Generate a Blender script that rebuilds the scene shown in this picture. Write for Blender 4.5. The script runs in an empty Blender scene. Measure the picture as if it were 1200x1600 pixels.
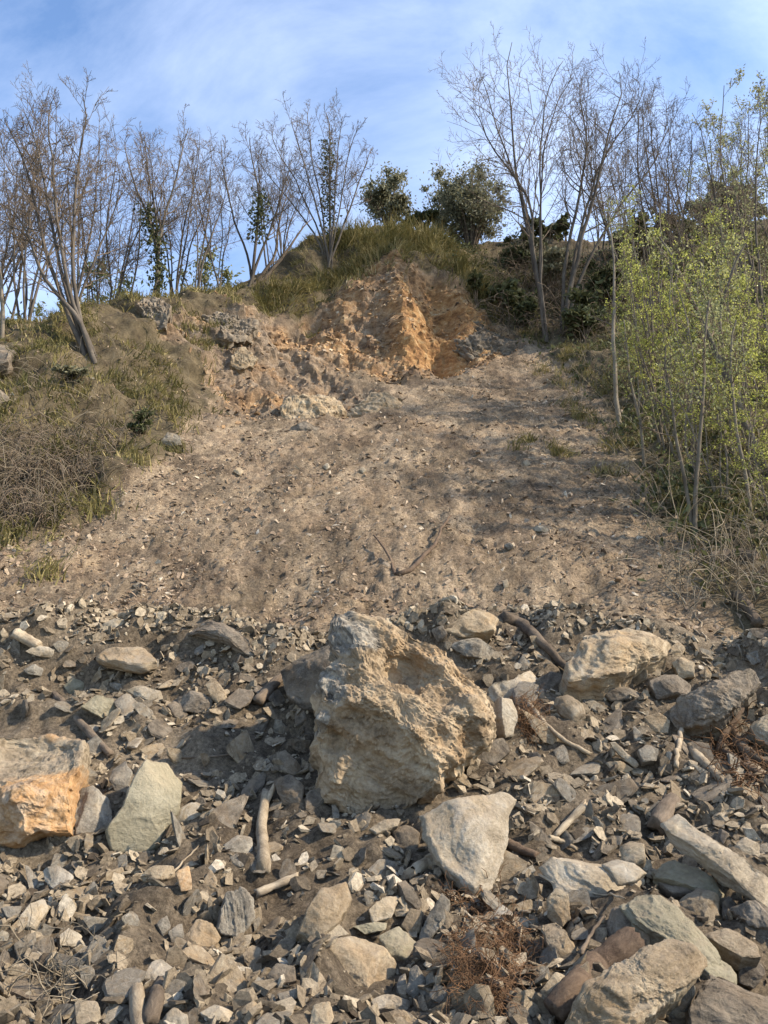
import bpy, bmesh, math, random
import numpy as np
from mathutils import Vector
from mathutils.bvhtree import BVHTree

# ------------------------------------------------------------------ camera, sky, sun, exposure
scene = bpy.context.scene
COL = scene.collection
RES = (768, 1024)
FPX = 1208.0                       # focal length in pixels of the 1200x1600 photograph
PITCH = math.radians(12.0)
EYE = np.array([0.0, 0.0, 1.6])
SUN_AZ, SUN_EL = math.radians(102), math.radians(39)     # clockwise from the view direction (+Y)

cam_d = bpy.data.cameras.new('camera')
cam = bpy.data.objects.new('camera', cam_d); COL.objects.link(cam)
cam.location = EYE; cam.rotation_euler = (math.pi/2 + PITCH, 0, 0)
cam_d.sensor_fit = 'VERTICAL'; cam_d.angle = 2*math.atan(800/FPX)
cam_d.clip_start = 0.05; cam_d.clip_end = 2000
scene.camera = cam
scene.render.resolution_x, scene.render.resolution_y = RES

def nd(nt, typ, ins=None, **props):
    n = nt.nodes.new(typ)
    for k, v in props.items(): setattr(n, k, v)
    for k, v in (ins or {}).items():
        s = n.inputs[k]
        if isinstance(v, bpy.types.NodeSocket): nt.links.new(v, s)
        else: s.default_value = v
    return n
def c4(c): return (c[0], c[1], c[2], 1.0)
def ramp(nt, fac, stops, interp='LINEAR'):
    n = nd(nt, 'ShaderNodeValToRGB', {0: fac}); r = n.color_ramp; r.interpolation = interp
    while len(r.elements) < len(stops): r.elements.new(0.5)
    for e, (p, c) in zip(r.elements, stops):
        e.position = p; e.color = c4(c) if isinstance(c, tuple) else (c, c, c, 1)
    return n.outputs[0]
def mixc(nt, f, a, b, mode='MIX'):
    n = nd(nt, 'ShaderNodeMix', data_type='RGBA', blend_type=mode)
    for i, v in ((0, f), (6, a), (7, b)):
        s = n.inputs[i]
        if isinstance(v, bpy.types.NodeSocket): nt.links.new(v, s)
        else: s.default_value = c4(v) if isinstance(v, tuple) else v
    return n.outputs[2]
def mth(nt, op, a, b=0.0, clamp=False):
    return nd(nt, 'ShaderNodeMath', {0: a, 1: b}, operation=op, use_clamp=clamp).outputs[0]
def noise(nt, vec, scale, detail=4, rough=0.55, dist=0.0):
    return nd(nt, 'ShaderNodeTexNoise', {'Vector': vec, 'Scale': scale, 'Detail': detail, 'Roughness': rough, 'Distortion': dist}).outputs[0]

world = bpy.data.worlds.new('World'); scene.world = world; world.use_nodes = True
wt = world.node_tree; wt.nodes.clear()
sky = nd(wt, 'ShaderNodeTexSky', sky_type='NISHITA', sun_disc=False, sun_elevation=SUN_EL, sun_rotation=SUN_AZ,
         altitude=150.0, air_density=1.0, dust_density=0.3, ozone_density=4.0)
tc = nd(wt, 'ShaderNodeTexCoord').outputs['Generated']
mp = nd(wt, 'ShaderNodeMapping', {'Vector': tc, 'Location': (3.3, 1.7, 0.4), 'Rotation': (0.2, 0.6, 0.4), 'Scale': (1.2, 2.4, 1.8)}).outputs[0]
n1 = noise(wt, mp, 2.3, 9, 0.62, 0.5)
n2 = noise(wt, mp, 0.9, 4, 0.5, 0.3)
cl = mth(wt, 'ADD', mth(wt, 'MULTIPLY', n1, 0.55), mth(wt, 'MULTIPLY', n2, 0.55))
clm = ramp(wt, cl, [(0.45, 0.0), (0.56, 0.11), (0.74, 0.30)])
skc = mixc(wt, clm, sky.outputs[0], (6.8, 7.3, 8.2))
bg = nd(wt, 'ShaderNodeBackground', {'Color': skc, 'Strength': 0.138})
wo = nd(wt, 'ShaderNodeOutputWorld', {'Surface': bg.outputs[0]})

sun_d = bpy.data.lights.new('sun', 'SUN'); sun_d.energy = 4.1; sun_d.angle = math.radians(1.5); sun_d.color = (1.0, 0.87, 0.70)
sun = bpy.data.objects.new('sun', sun_d); COL.objects.link(sun)
SUNV = Vector((math.sin(SUN_AZ)*math.cos(SUN_EL), math.cos(SUN_AZ)*math.cos(SUN_EL), math.sin(SUN_EL)))
sun.rotation_euler = SUNV.to_track_quat('Z', 'Y').to_euler()
sun.location = (20, 0, 40)

vs = scene.view_settings
vs.view_transform = 'Standard'; vs.look = 'None'; vs.gamma = 1.0; vs.use_curve_mapping = False
vs.exposure = 1.22

# ------------------------------------------------------------------ numeric helpers
rng = np.random.default_rng(11)
_perm = np.random.default_rng(3).permutation(512)
_g = np.random.default_rng(4).normal(size=(512, 3)); _g /= np.linalg.norm(_g, axis=1)[:, None]
def pnoise(p):
    p = np.asarray(p, float); i = np.floor(p).astype(np.int64); f = p - i
    w = f*f*f*(f*(f*6-15)+10); out = np.zeros(len(p))
    for a in (0, 1):
        wa = w[:, 0] if a else 1-w[:, 0]; ha = _perm[(i[:, 0]+a) & 511]
        for b in (0, 1):
            wb = wa*(w[:, 1] if b else 1-w[:, 1]); hb = _perm[(ha+i[:, 1]+b) & 511]
            for c in (0, 1):
                wc = wb*(w[:, 2] if c else 1-w[:, 2]); g = _g[_perm[(hb+i[:, 2]+c) & 511]]
                out += wc*(g[:, 0]*(f[:, 0]-a)+g[:, 1]*(f[:, 1]-b)+g[:, 2]*(f[:, 2]-c))
    return out*1.5
def fbm(p, octs=4, gain=0.5, ridged=False):
    o = np.zeros(len(p)); a = 1.0; q = np.asarray(p, float)
    for k in range(octs):
        n = pnoise(q+17.3*k); o += a*((0.5-np.abs(n))*1.4 if ridged else n); a *= gain; q = q*2.03
    return o
def hash1(k, seed=0): return np.modf(np.abs(np.sin(k*12.9898+seed*3.17)*43758.5453))[0]
def facet(p, seed=0):
    """chipped relief: tilted near-planar facets that meet in sharp edges"""
    p = np.asarray(p, float); i0 = np.floor(p).astype(np.int64); out = np.full(len(p), 1e9)
    for dx in (-1, 0, 1):
        for dy in (-1, 0, 1):
            for dz in (-1, 0, 1):
                c = i0+np.array([dx, dy, dz]); h = _perm[(_perm[(_perm[(c[:, 0]+seed) & 511]+c[:, 1]) & 511]+c[:, 2]) & 511]
                dv = p-(c+0.5+0.42*_g[h]); g = _g[(h+77) & 511]
                d2 = (dv*dv).sum(1); out = np.minimum(out, (h/511-0.5)*0.45+(dv*g).sum(1)*0.8+0.22*d2+0.28*d2*d2)
    return out+0.1
def strata(p, L, spacing, seed=0, warp=0.5):
    L = np.asarray(L, float); L = L/np.linalg.norm(L)
    t = p@L/spacing + warp*fbm(p/(spacing*5)+seed, 2)*2
    k = np.floor(t); f = t-k; f = np.clip((f-0.8)/0.2, 0, 1)
    return hash1(k, seed)*(1-f)+hash1(k+1, seed)*f-0.5
def unit(v): v = np.asarray(v, float); return v/(np.linalg.norm(v, axis=-1, keepdims=True)+1e-12)
CP, SP = math.cos(PITCH), math.sin(PITCH)
def pray(u, v):
    a = (np.asarray(u, float)-600)/FPX; b = (800-np.asarray(v, float))/FPX
    return np.stack([a, CP-b*SP, SP+b*CP], -1)
def P(u, v, d):
    r = pray(u, v); return EYE+r*(np.asarray(d, float)/r[..., 1])[..., None]
def smooth(a, b, x): t = np.clip((x-a)/(b-a), 0, 1); return t*t*(3-2*t)
def poly_sd(x, y, poly):
    poly = np.asarray(poly, float); ins = np.zeros(len(x), bool); d2 = np.full(len(x), 1e18)
    for (ax, ay), (bx, by) in zip(poly, np.roll(poly, -1, 0)):
        ex, ey = bx-ax, by-ay; t = np.clip(((x-ax)*ex+(y-ay)*ey)/(ex*ex+ey*ey+1e-12), 0, 1)
        d2 = np.minimum(d2, (x-ax-t*ex)**2+(y-ay-t*ey)**2)
        c = ((ay > y) != (by > y)) & (x < (bx-ax)*(y-ay)/(by-ay+1e-15)+ax); ins ^= c
    return np.where(ins, 1, -1)*np.sqrt(d2)

# ------------------------------------------------------------------ mesh / object helpers
def mesh(name, V, faces, attrs=None, smooth_=True):
    """faces: list of int arrays (m,k)."""
    me = bpy.data.meshes.new(name); V = np.ascontiguousarray(V, np.float32)
    faces = [np.asarray(f, np.int32) for f in (faces if isinstance(faces, (list, tuple)) else [faces]) if len(f)]
    idx = np.concatenate([f.ravel() for f in faces]); tot = np.concatenate([np.full(len(f), f.shape[1]) for f in faces])
    st = np.concatenate([[0], np.cumsum(tot)[:-1]]).astype(np.int32)
    me.vertices.add(len(V)); me.vertices.foreach_set('co', V.ravel())
    me.loops.add(len(idx)); me.loops.foreach_set('vertex_index', idx)
    me.polygons.add(len(tot)); me.polygons.foreach_set('loop_start', st)
    me.polygons.foreach_set('use_smooth', np.full(len(tot), bool(smooth_)))
    for k, a in (attrs or {}).items():
        at = me.attributes.new(k, 'FLOAT', 'POINT'); at.data.foreach_set('value', np.ascontiguousarray(a, np.float32))
    me.update(calc_edges=True)
    return me
def link(name, me, mat=None, parent=None, label=None, cat=None, group=None, kind=None, loc=None):
    o = bpy.data.objects.new(name, me); COL.objects.link(o)
    if mat is not None and me is not None and not me.materials: me.materials.append(mat)
    if parent is not None: o.parent = parent
    if label: o['label'] = label
    if cat: o['category'] = cat
    if group: o['group'] = group
    if kind: o['kind'] = kind
    if loc is not None: o.location = loc
    return o
def tris_of(F):
    out = []
    for f in (F if isinstance(F, list) else [F]):
        f = np.asarray(f)
        if len(f) == 0: continue
        out.append(f[:, :3]);
        if f.shape[1] == 4: out.append(f[:, [0, 2, 3]])
    return np.concatenate(out)
def vnormals(V, F):
    T = tris_of(F); n = np.cross(V[T[:, 1]]-V[T[:, 0]], V[T[:, 2]]-V[T[:, 0]]); o = np.zeros_like(V)
    for k in range(3):
        for c in range(3): o[:, c] += np.bincount(T[:, k], n[:, c], len(V))
    return unit(o)

# ------------------------------------------------------------------ materials
def newmat(name):
    m = bpy.data.materials.new(name); m.use_nodes = True; nt = m.node_tree; nt.nodes.clear()
    out = nd(nt, 'ShaderNodeOutputMaterial'); b = nd(nt, 'ShaderNodeBsdfPrincipled')
    nt.links.new(b.outputs[0], out.inputs[0]); b.inputs['Roughness'].default_value = 0.95
    b.inputs['Specular IOR Level'].default_value = 0.15
    return m, nt, b, out
def attr(nt, n): return nd(nt, 'ShaderNodeAttribute', attribute_name=n).outputs['Fac']
def setc(nt, b, col, bump=None, strength=0.5, dist=0.02):
    nt.links.new(col, b.inputs['Base Color'])
    if bump is not None:
        bn = nd(nt, 'ShaderNodeBump', {'Height': bump, 'Strength': strength, 'Distance': dist})
        nt.links.new(bn.outputs[0], b.inputs['Normal'])

def make_ground_mat():
    m, nt, b, out = newmat('hillside_soil_and_rock')
    co = nd(nt, 'ShaderNodeTexCoord').outputs['Object']
    big = noise(nt, co, 0.45, 5, 0.6, 0.4); mid = noise(nt, co, 2.2, 6, 0.65); fine = noise(nt, co, 16, 9, 0.82)
    mixn = mth(nt, 'ADD', mth(nt, 'MULTIPLY', big, 0.34), mth(nt, 'ADD', mth(nt, 'MULTIPLY', mid, 0.30), mth(nt, 'MULTIPLY', fine, 0.42)))
    soil = ramp(nt, mixn, [(0.40, (0.056, 0.041, 0.028)), (0.47, (0.136, 0.100, 0.066)), (0.54, (0.218, 0.166, 0.109)), (0.64, (0.33, 0.258, 0.173))])
    # pale and rusty blotches on the slide
    pink = ramp(nt, noise(nt, co, 0.8, 3, 0.5), [(0.45, 0.0), (0.65, 0.4)])
    soil = mixc(nt, pink, soil, (0.165, 0.112, 0.070))
    clod = ramp(nt, mth(nt, 'ADD', mth(nt, 'MULTIPLY', noise(nt, co, 4.5, 8, 0.75, 0.6), 0.6), mth(nt, 'MULTIPLY', big, 0.4)), [(0.52, 0.0), (0.62, 0.5)])
    soil = mixc(nt, clod, soil, (0.085, 0.058, 0.039))
    tanp = ramp(nt, noise(nt, co, 1.6, 7, 0.7, 0.5), [(0.54, 0.0), (0.66, 0.6)])
    soil = mixc(nt, tanp, soil, (0.29, 0.215, 0.130))
    stv = nd(nt, 'ShaderNodeMapping', {'Vector': co, 'Scale': (1.0, 0.28, 0.28)}).outputs[0]
    run = ramp(nt, noise(nt, stv, 1.5, 7, 0.7, 0.4), [(0.42, 0.62), (0.52, 1.0), (0.62, 1.28)])     # runnels and fans down the fall line
    soil = mixc(nt, 1.0, soil, run, 'MULTIPLY')
    heapc = ramp(nt, mixn, [(0.40, (0.042, 0.032, 0.022)), (0.48, (0.100, 0.077, 0.052)), (0.56, (0.165, 0.130, 0.089)), (0.68, (0.26, 0.21, 0.145))])  # mound soil, colour darkened so the gaps between stones read as shaded
    col = mixc(nt, attr(nt, 'heap'), soil, heapc)
    grit = ramp(nt, noise(nt, co, 30, 5, 0.85), [(0.36, 0.48), (0.5, 1.0), (0.64, 1.6)])      # grit and crumbs: random lighter and darker specks
    col = mixc(nt, 1.0, col, grit, 'MULTIPLY')
    # scar rock: bedded orange schist
    mpn = nd(nt, 'ShaderNodeMapping', {'Vector': co, 'Rotation': (0.5, 0.45, 0.3), 'Scale': (1.0, 1.0, 2.0)}).outputs[0]
    sn = noise(nt, mpn, 2.2, 11, 0.78, 0.0); sn2 = noise(nt, co, 0.55, 4, 0.55)
    orange = ramp(nt, sn, [(0.34, (0.10, 0.058, 0.032)), (0.44, (0.23, 0.125, 0.056)), (0.53, (0.36, 0.208, 0.090)), (0.61, (0.41, 0.285, 0.15)), (0.70, (0.52, 0.42, 0.29))])
    greyr = ramp(nt, sn, [(0.30, (0.060, 0.047, 0.038)), (0.45, (0.165, 0.122, 0.085)), (0.58, (0.28, 0.215, 0.150)), (0.72, (0.40, 0.345, 0.27))])
    rock = mixc(nt, ramp(nt, mth(nt, 'ADD', sn2, mth(nt, 'MULTIPLY', attr(nt, 'orange'), 0.24)), [(0.50, 0.0), (0.78, 1.0)]), greyr, orange)
    col = mixc(nt, attr(nt, 'rock'), col, rock)
    turf = ramp(nt, mth(nt, 'ADD', mth(nt, 'MULTIPLY', mid, 0.6), mth(nt, 'MULTIPLY', fine, 0.4)), [(0.38, (0.045, 0.034, 0.021)), (0.5, (0.095, 0.074, 0.043)), (0.64, (0.165, 0.130, 0.078))])
    gm = mth(nt, 'ADD', attr(nt, 'turf'), mth(nt, 'MULTIPLY', mth(nt, 'SUBTRACT', mid, 0.5), 0.9))
    col = mixc(nt, ramp(nt, gm, [(0.4, 0.0), (0.62, 1.0)]), col, turf)
    bump = noise(nt, co, 22, 8, 0.8)
    bump = mth(nt, 'ADD', bump, mth(nt, 'MULTIPLY', mth(nt, 'MULTIPLY', sn, attr(nt, 'rock')), 2.0))
    setc(nt, b, col, bump, 1.0, 0.045)
    return m

def rock_mat(name, c_dark, c_mid, c_light, stain=(0.30, 0.19, 0.09), stain_amt=0.4, pale=0.0, lam=6.0, scale=3.0, white=(0.55, 0.51, 0.43), crest=False):
    m, nt, b, out = newmat(name)
    oi = nd(nt, 'ShaderNodeObjectInfo').outputs['Random']
    co = nd(nt, 'ShaderNodeTexCoord').outputs['Object']
    off = nd(nt, 'ShaderNodeCombineXYZ', {0: mth(nt, 'MULTIPLY', oi, 37.0), 1: mth(nt, 'MULTIPLY', oi, 11.0), 2: 0.0}).outputs[0]
    co = nd(nt, 'ShaderNodeVectorMath', {0: co, 1: off}, operation='ADD').outputs[0]
    mpn = nd(nt, 'ShaderNodeMapping', {'Vector': co, 'Rotation': (0.35, 0.5, 0.2), 'Scale': (1, 1.2, lam)}).outputs[0]
    l = noise(nt, mpn, scale*0.8, 7, 0.68, 0.7); g = noise(nt, co, scale, 6, 0.62); f = noise(nt, co, scale*14, 5, 0.75)
    n = mth(nt, 'ADD', mth(nt, 'MULTIPLY', l, 0.55), mth(nt, 'ADD', mth(nt, 'MULTIPLY', g, 0.22), mth(nt, 'MULTIPLY', f, 0.32)))
    col = ramp(nt, n, [(0.41, c_dark), (0.53, c_mid), (0.66, c_light)])
    st = ramp(nt, noise(nt, co, scale*0.7, 5, 0.6, 0.6), [(0.50, 0.0), (0.68, 1.0)])
    col = mixc(nt, mth(nt, 'MULTIPLY', st, stain_amt), col, stain)
    if pale > 0:
        pw = ramp(nt, noise(nt, mpn, scale*0.45, 6, 0.6, 1.2), [(0.56, 0.0), (0.66, pale)])
        col = mixc(nt, pw, col, white)
    if crest: # another rock or a coat of earth where the mesh is marked
        q = ramp(nt, noise(nt, mpn, scale*2.2, 7, 0.7, 1.0), crest)
        col = mixc(nt, ramp(nt, mth(nt, 'ADD', attr(nt, 'crest'), mth(nt, 'MULTIPLY', mth(nt, 'SUBTRACT', g, 0.5), 1.2)), [(0.40, 0.0), (0.60, 1.0)]), col, q)
    val = nd(nt, 'ShaderNodeMapRange', {0: oi, 3: 0.78, 4: 1.2}).outputs[0]
    if not crest: col = nd(nt, 'ShaderNodeHueSaturation', {'Color': col, 'Value': val, 'Saturation': 1.0}).outputs[0]
    # fine soil dust lying on upward faces
    nz = nd(nt, 'ShaderNodeSeparateXYZ', {0: nd(nt, 'ShaderNodeNewGeometry').outputs['Normal']}).outputs[2]
    du = mth(nt, 'MULTIPLY', ramp(nt, mth(nt, 'ADD', mth(nt, 'MULTIPLY', nz, 0.5), mth(nt, 'MULTIPLY', noise(nt, co, scale*2.2, 5, 0.7), 0.8)), [(0.72, 0.0), (0.92, 1.0)]), 0.4)
    col = mixc(nt, du, col, (0.25, 0.195, 0.135))
    bump = mth(nt, 'ADD', mth(nt, 'MULTIPLY', l, 1.3), mth(nt, 'ADD', mth(nt, 'MULTIPLY', noise(nt, co, scale*9, 8, 0.8), 0.7), mth(nt, 'MULTIPLY', f, 0.35)))
    setc(nt, b, col, bump, 0.75, 0.03)
    return m

def chip_mat(name, stops):
    m, nt, b, out = newmat(name)
    co = nd(nt, 'ShaderNodeTexCoord').outputs['Object']
    t = attr(nt, 'tint')
    col = ramp(nt, t, stops)
    f = noise(nt, co, 38, 8, 0.82)
    col = mixc(nt, 0.85, col, ramp(nt, f, [(0.34, 0.35), (0.66, 1.65)]), 'MULTIPLY')
    setc(nt, b, col, f, 0.9, 0.015)
    return m

def wood_mat(name, c1, c2, scale=6.0, stretch=5.0, bumpd=0.02):
    m, nt, b, out = newmat(name)
    co = nd(nt, 'ShaderNodeTexCoord').outputs['Object']
    oi = nd(nt, 'ShaderNodeObjectInfo').outputs['Random']
    mpn = nd(nt, 'ShaderNodeMapping', {'Vector': co, 'Scale': (stretch, stretch, 1.0)}).outputs[0]
    n = noise(nt, mpn, scale, 8, 0.75, 0.4); n2 = noise(nt, co, scale*0.5, 4, 0.6)
    col = ramp(nt, mth(nt, 'ADD', mth(nt, 'MULTIPLY', n, 0.5), mth(nt, 'MULTIPLY', n2, 0.5)), [(0.36, c1), (0.64, c2)])
    val = nd(nt, 'ShaderNodeMapRange', {0: oi, 3: 0.75, 4: 1.2}).outputs[0]
    col = nd(nt, 'ShaderNodeHueSaturation', {'Color': col, 'Value': val}).outputs[0]
    setc(nt, b, col, n, 0.6, bumpd)
    return m

def leaf_mat(name, stops, trans=0.35):
    m, nt, b, out = newmat(name)
    col = ramp(nt, attr(nt, 'tint'), stops)
    nt.links.new(col, b.inputs['Base Color']); b.inputs['Roughness'].default_value = 0.6
    tr = nd(nt, 'ShaderNodeBsdfTranslucent', {'Color': col})
    mx = nd(nt, 'ShaderNodeMixShader', {0: trans, 1: b.outputs[0], 2: tr.outputs[0]})
    nt.links.new(mx.outputs[0], out.inputs[0])
    return m

M_GROUND = make_ground_mat()
MR = {
 'boulder': rock_mat('ochre_schist', (0.080, 0.059, 0.038), (0.265, 0.198, 0.124), (0.430, 0.345, 0.230), (0.33, 0.20, 0.09), 0.45, 0.0, 3.0, 2.2, crest=[(0.36, (0.055, 0.048, 0.040)), (0.48, (0.17, 0.150, 0.120)), (0.60, (0.33, 0.295, 0.235)), (0.70, (0.40, 0.29, 0.17))]),
 'grey': rock_mat('grey_schist', (0.070, 0.061, 0.049), (0.181, 0.160, 0.126), (0.303, 0.274, 0.218), (0.30, 0.22, 0.13), 0.45, 0.25, 7.0, 5.0),
 'tan': rock_mat('tan_schist', (0.096, 0.072, 0.046), (0.248, 0.192, 0.124), (0.384, 0.316, 0.216), (0.36, 0.235, 0.115), 0.45, 0.2, 5.0, 4.5),
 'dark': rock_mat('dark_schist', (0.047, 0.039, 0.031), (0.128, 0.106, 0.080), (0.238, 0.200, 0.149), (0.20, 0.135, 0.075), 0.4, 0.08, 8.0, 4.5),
 'pale': rock_mat('pale_slab_schist', (0.148, 0.119, 0.082), (0.287, 0.238, 0.168), (0.410, 0.361, 0.279), (0.42, 0.30, 0.16), 0.4, 0.4, 4.0, 3.0),
 'olive': rock_mat('olive_grey_slab', (0.132, 0.113, 0.075), (0.224, 0.198, 0.134), (0.299, 0.268, 0.189), (0.33, 0.27, 0.17), 0.35, 0.0, 3.0, 3.0),
 'orange': rock_mat('orange_stained_rock', (0.13, 0.075, 0.040), (0.36, 0.220, 0.105), (0.50, 0.375, 0.24), (0.42, 0.21, 0.075), 0.55, 0.35, 3.0, 3.0, crest=[(0.34, (0.11, 0.085, 0.055)), (0.5, (0.25, 0.20, 0.135)), (0.66, (0.36, 0.30, 0.21))]),
}
M_CHIP = chip_mat('schist_chips', [(0.0, (0.062, 0.048, 0.034)), (0.3, (0.150, 0.119, 0.081)), (0.6, (0.245, 0.197, 0.134)), (0.85, (0.325, 0.27, 0.19)), (1.0, (0.40, 0.345, 0.26))])
M_SCARCHIP = chip_mat('scar_fragments', [(0.0, (0.075, 0.050, 0.034)), (0.3, (0.20, 0.130, 0.075)), (0.6, (0.33, 0.205, 0.100)), (0.85, (0.43, 0.30, 0.165)), (1.0, (0.46, 0.38, 0.27))])
M_SCHIP = chip_mat('slope_chips', [(0.0, (0.085, 0.058, 0.040)), (0.35, (0.185, 0.133, 0.090)), (0.7, (0.300, 0.228, 0.158)), (0.9, (0.37, 0.30, 0.215)), (1.0, (0.45, 0.39, 0.30))])
M_BARK = wood_mat('grey_bark', (0.045, 0.037, 0.030), (0.150, 0.127, 0.100), 3.0, 3.0)
M_BARKP = wood_mat('pale_bark', (0.085, 0.068, 0.048), (0.24, 0.205, 0.155), 3.0, 3.0)
M_TWIG = wood_mat('twig_bark', (0.085, 0.063, 0.044), (0.190, 0.147, 0.104), 3.0, 1.0)
M_LOG = wood_mat('weathered_wood', (0.150, 0.110, 0.070), (0.42, 0.345, 0.240), 14.0, 4.0)
M_LOGD = wood_mat('dark_bark_wood', (0.060, 0.045, 0.033), (0.200, 0.155, 0.110), 14.0, 4.0)
M_LOGR = wood_mat('red_brown_bark', (0.055, 0.036, 0.025), (0.165, 0.118, 0.080), 14.0, 4.0)
M_ROOT = wood_mat('rusty_root', (0.085, 0.046, 0.024), (0.215, 0.125, 0.066), 6.0, 1.0)
M_STRAW = wood_mat('dead_stems', (0.120, 0.095, 0.065), (0.36, 0.30, 0.21), 2.0, 1.0)
M_GRASS = leaf_mat('slope_grass', [(0.0, (0.065, 0.064, 0.022)), (0.4, (0.145, 0.127, 0.045)), (0.7, (0.235, 0.195, 0.075)), (1.0, (0.40, 0.325, 0.165))], 0.25)
M_GLEAF = leaf_mat('spring_leaf', [(0.0, (0.16, 0.18, 0.040)), (0.5, (0.36, 0.385, 0.085)), (1.0, (0.54, 0.53, 0.17))], 0.6)
M_PLEAF = leaf_mat('pale_bud_leaf', [(0.0, (0.15, 0.15, 0.065)), (1.0, (0.34, 0.35, 0.17))], 0.5)
M_OLEAF = leaf_mat('olive_leaf', [(0.0, (0.085, 0.085, 0.048)), (0.5, (0.180, 0.172, 0.102)), (1.0, (0.31, 0.295, 0.19))], 0.4)
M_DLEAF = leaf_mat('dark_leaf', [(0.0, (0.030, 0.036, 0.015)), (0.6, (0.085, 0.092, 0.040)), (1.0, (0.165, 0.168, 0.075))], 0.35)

# ------------------------------------------------------------------ terrain: control points -> smooth surface
ctl = []
def cp(u, v, d): ctl.append(P(u, v, d))
for u in (-400, -150, 0, 200, 400, 600, 800, 1000, 1200, 1350, 1600):
    for v, d in ((1600, 3.6), (1450, 4.5), (1300, 5.5), (1200, 6.15), (1100, 6.95)): cp(u, v, d)
for u, v, d in ((-400, 1000, 7.6), (-150, 985, 7.7), (0, 988, 7.8), (150, 985, 8.0), (290, 970, 8.1), (420, 1018, 7.9), (520, 1005, 8), (700, 985, 8.1), (780, 965, 8.3),
                (900, 988, 8.2), (1040, 1000, 8.0), (1200, 1040, 7.4), (1500, 1040, 7.4)): cp(u, v, d)
for u in (450, 600, 750):
    for v, d in ((955, 9.1), (900, 9.8), (800, 12), (700, 15.4), (640, 18.8), (600, 21.8)): cp(u, v, d)
for q in ((900, 950, 9.1), (900, 900, 9.8), (900, 800, 12), (900, 700, 15.4), (880, 620, 20), (200, 950, 9.1), (200, 850, 10.8), (300, 760, 13.3), (0, 950, 9.1), (0, 880, 10.2),
          (1050, 955, 9.0), (1050, 850, 10.8), (1000, 760, 13.2), (1200, 1000, 8.4), (1200, 900, 9.7), (1200, 800, 11.7), (1180, 720, 14), (-300, 900, 9.7), (1500, 900, 9.7),
          (100, 790, 12), (0, 830, 11.2), (0, 700, 13.5), (0, 600, 15.5), (0, 530, 17.2), (150, 700, 14.2), (150, 600, 16.6), (150, 490, 19.3),
          (240, 690, 15.5), (250, 600, 18), (240, 470, 21), (330, 640, 17.8), (340, 560, 20.5), (330, 472, 22.5), (-250, 560, 16), (-250, 700, 13), (-250, 830, 11),
          (420, 580, 21.3), (430, 500, 23.8), (420, 455, 25), (500, 560, 23.2), (500, 480, 25.4), (545, 440, 26.5), (560, 380, 28.5), (600, 560, 23.4), (600, 500, 24.7),
          (612, 405, 27.2), (640, 368, 29.5), (690, 590, 22.4), (680, 500, 25.6), (700, 405, 28.4), (740, 450, 27.3), (760, 490, 26.4), (740, 560, 23.8), (800, 540, 24.8),
          (480, 398, 27.6), (640, 358, 31.5), (480, 390, 30), (540, 372, 31), (720, 388, 32),
          (810, 500, 27), (800, 430, 30), (800, 385, 33), (860, 528, 25), (870, 450, 29), (850, 375, 34), (900, 600, 21), (940, 540, 24), (1000, 650, 17.6), (1000, 550, 22.3),
          (1000, 450, 28), (1000, 385, 34), (1150, 700, 14.7), (1150, 600, 18.2), (1150, 500, 23), (1150, 400, 30), (1200, 345, 37), (1400, 700, 14), (1400, 500, 22), (1400, 350, 34)): cp(*q)
for q in ((-8, 32, 9.5), (-16, 27, 6.5), (-12, 23, 9.0), (-4, 38, 17), (2, 45, 20), (12, 50, 24), (25, 52, 27), (-20, 45, 4), (0, 80, 14), (30, 95, 22), (-40, 90, 3), (-40, 10, 5), (-40, 30, 6),
          (45, 10, 5), (45, 30, 17), (45, 60, 24), (0, 150, 10), (60, 150, 15), (-70, 150, 2), (-10, -12, 0), (10, -12, 0), (0, -10, 0), (0, 1, 0), (0, 2.6, 0.02), (-6, 2.4, 0.02), (6, 2.4, 0.02),
          (-12, 1.5, 0), (12, 1.5, 0), (-35, -2, 0), (35, -2, 0), (-35, -12, 0), (35, -12, 0)): ctl.append(np.array(q, float))
ctl = np.array(ctl)
TS = 10.0
def _k(d2): return np.where(d2 > 0, d2*np.log(d2+1e-12), 0)*0.5
def tps_fit(c, lam=2e-4):
    n = len(c); xy = c[:, :2]/TS; d2 = ((xy[:, None]-xy[None])**2).sum(-1)
    A = np.zeros((n+3, n+3)); A[:n, :n] = _k(d2)+lam*np.eye(n); A[:n, n] = 1; A[:n, n+1:] = xy; A[n, :n] = 1; A[n+1:, :n] = xy.T
    return np.linalg.solve(A, np.concatenate([c[:, 2], [0, 0, 0]]))
TW = tps_fit(ctl)
def base_h(x, y):
    x = np.ravel(x)/TS; y = np.ravel(y)/TS; out = np.empty(len(x)); n = len(ctl); cx, cy = ctl[:, 0]/TS, ctl[:, 1]/TS
    for a in range(0, len(x), 40000):
        s = slice(a, a+40000); d2 = (x[s, None]-cx)**2+(y[s, None]-cy)**2
        out[s] = _k(d2)@TW[:n]+TW[n]+TW[n+1]*x[s]+TW[n+2]*y[s]
    return out
def base_hit(u, v):
    r = pray(u, v); t = np.concatenate([np.arange(2.5, 12, 0.03), np.arange(12, 60, 0.06)])/r[1]
    p = EYE+r*t[:, None]; below = p[:, 2] < base_h(p[:, 0], p[:, 1])
    i = np.argmax(below) if below.any() else -1
    return p[i]
def wpoly(px): return np.array([base_hit(u, v)[:2] for u, v in px])
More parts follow.
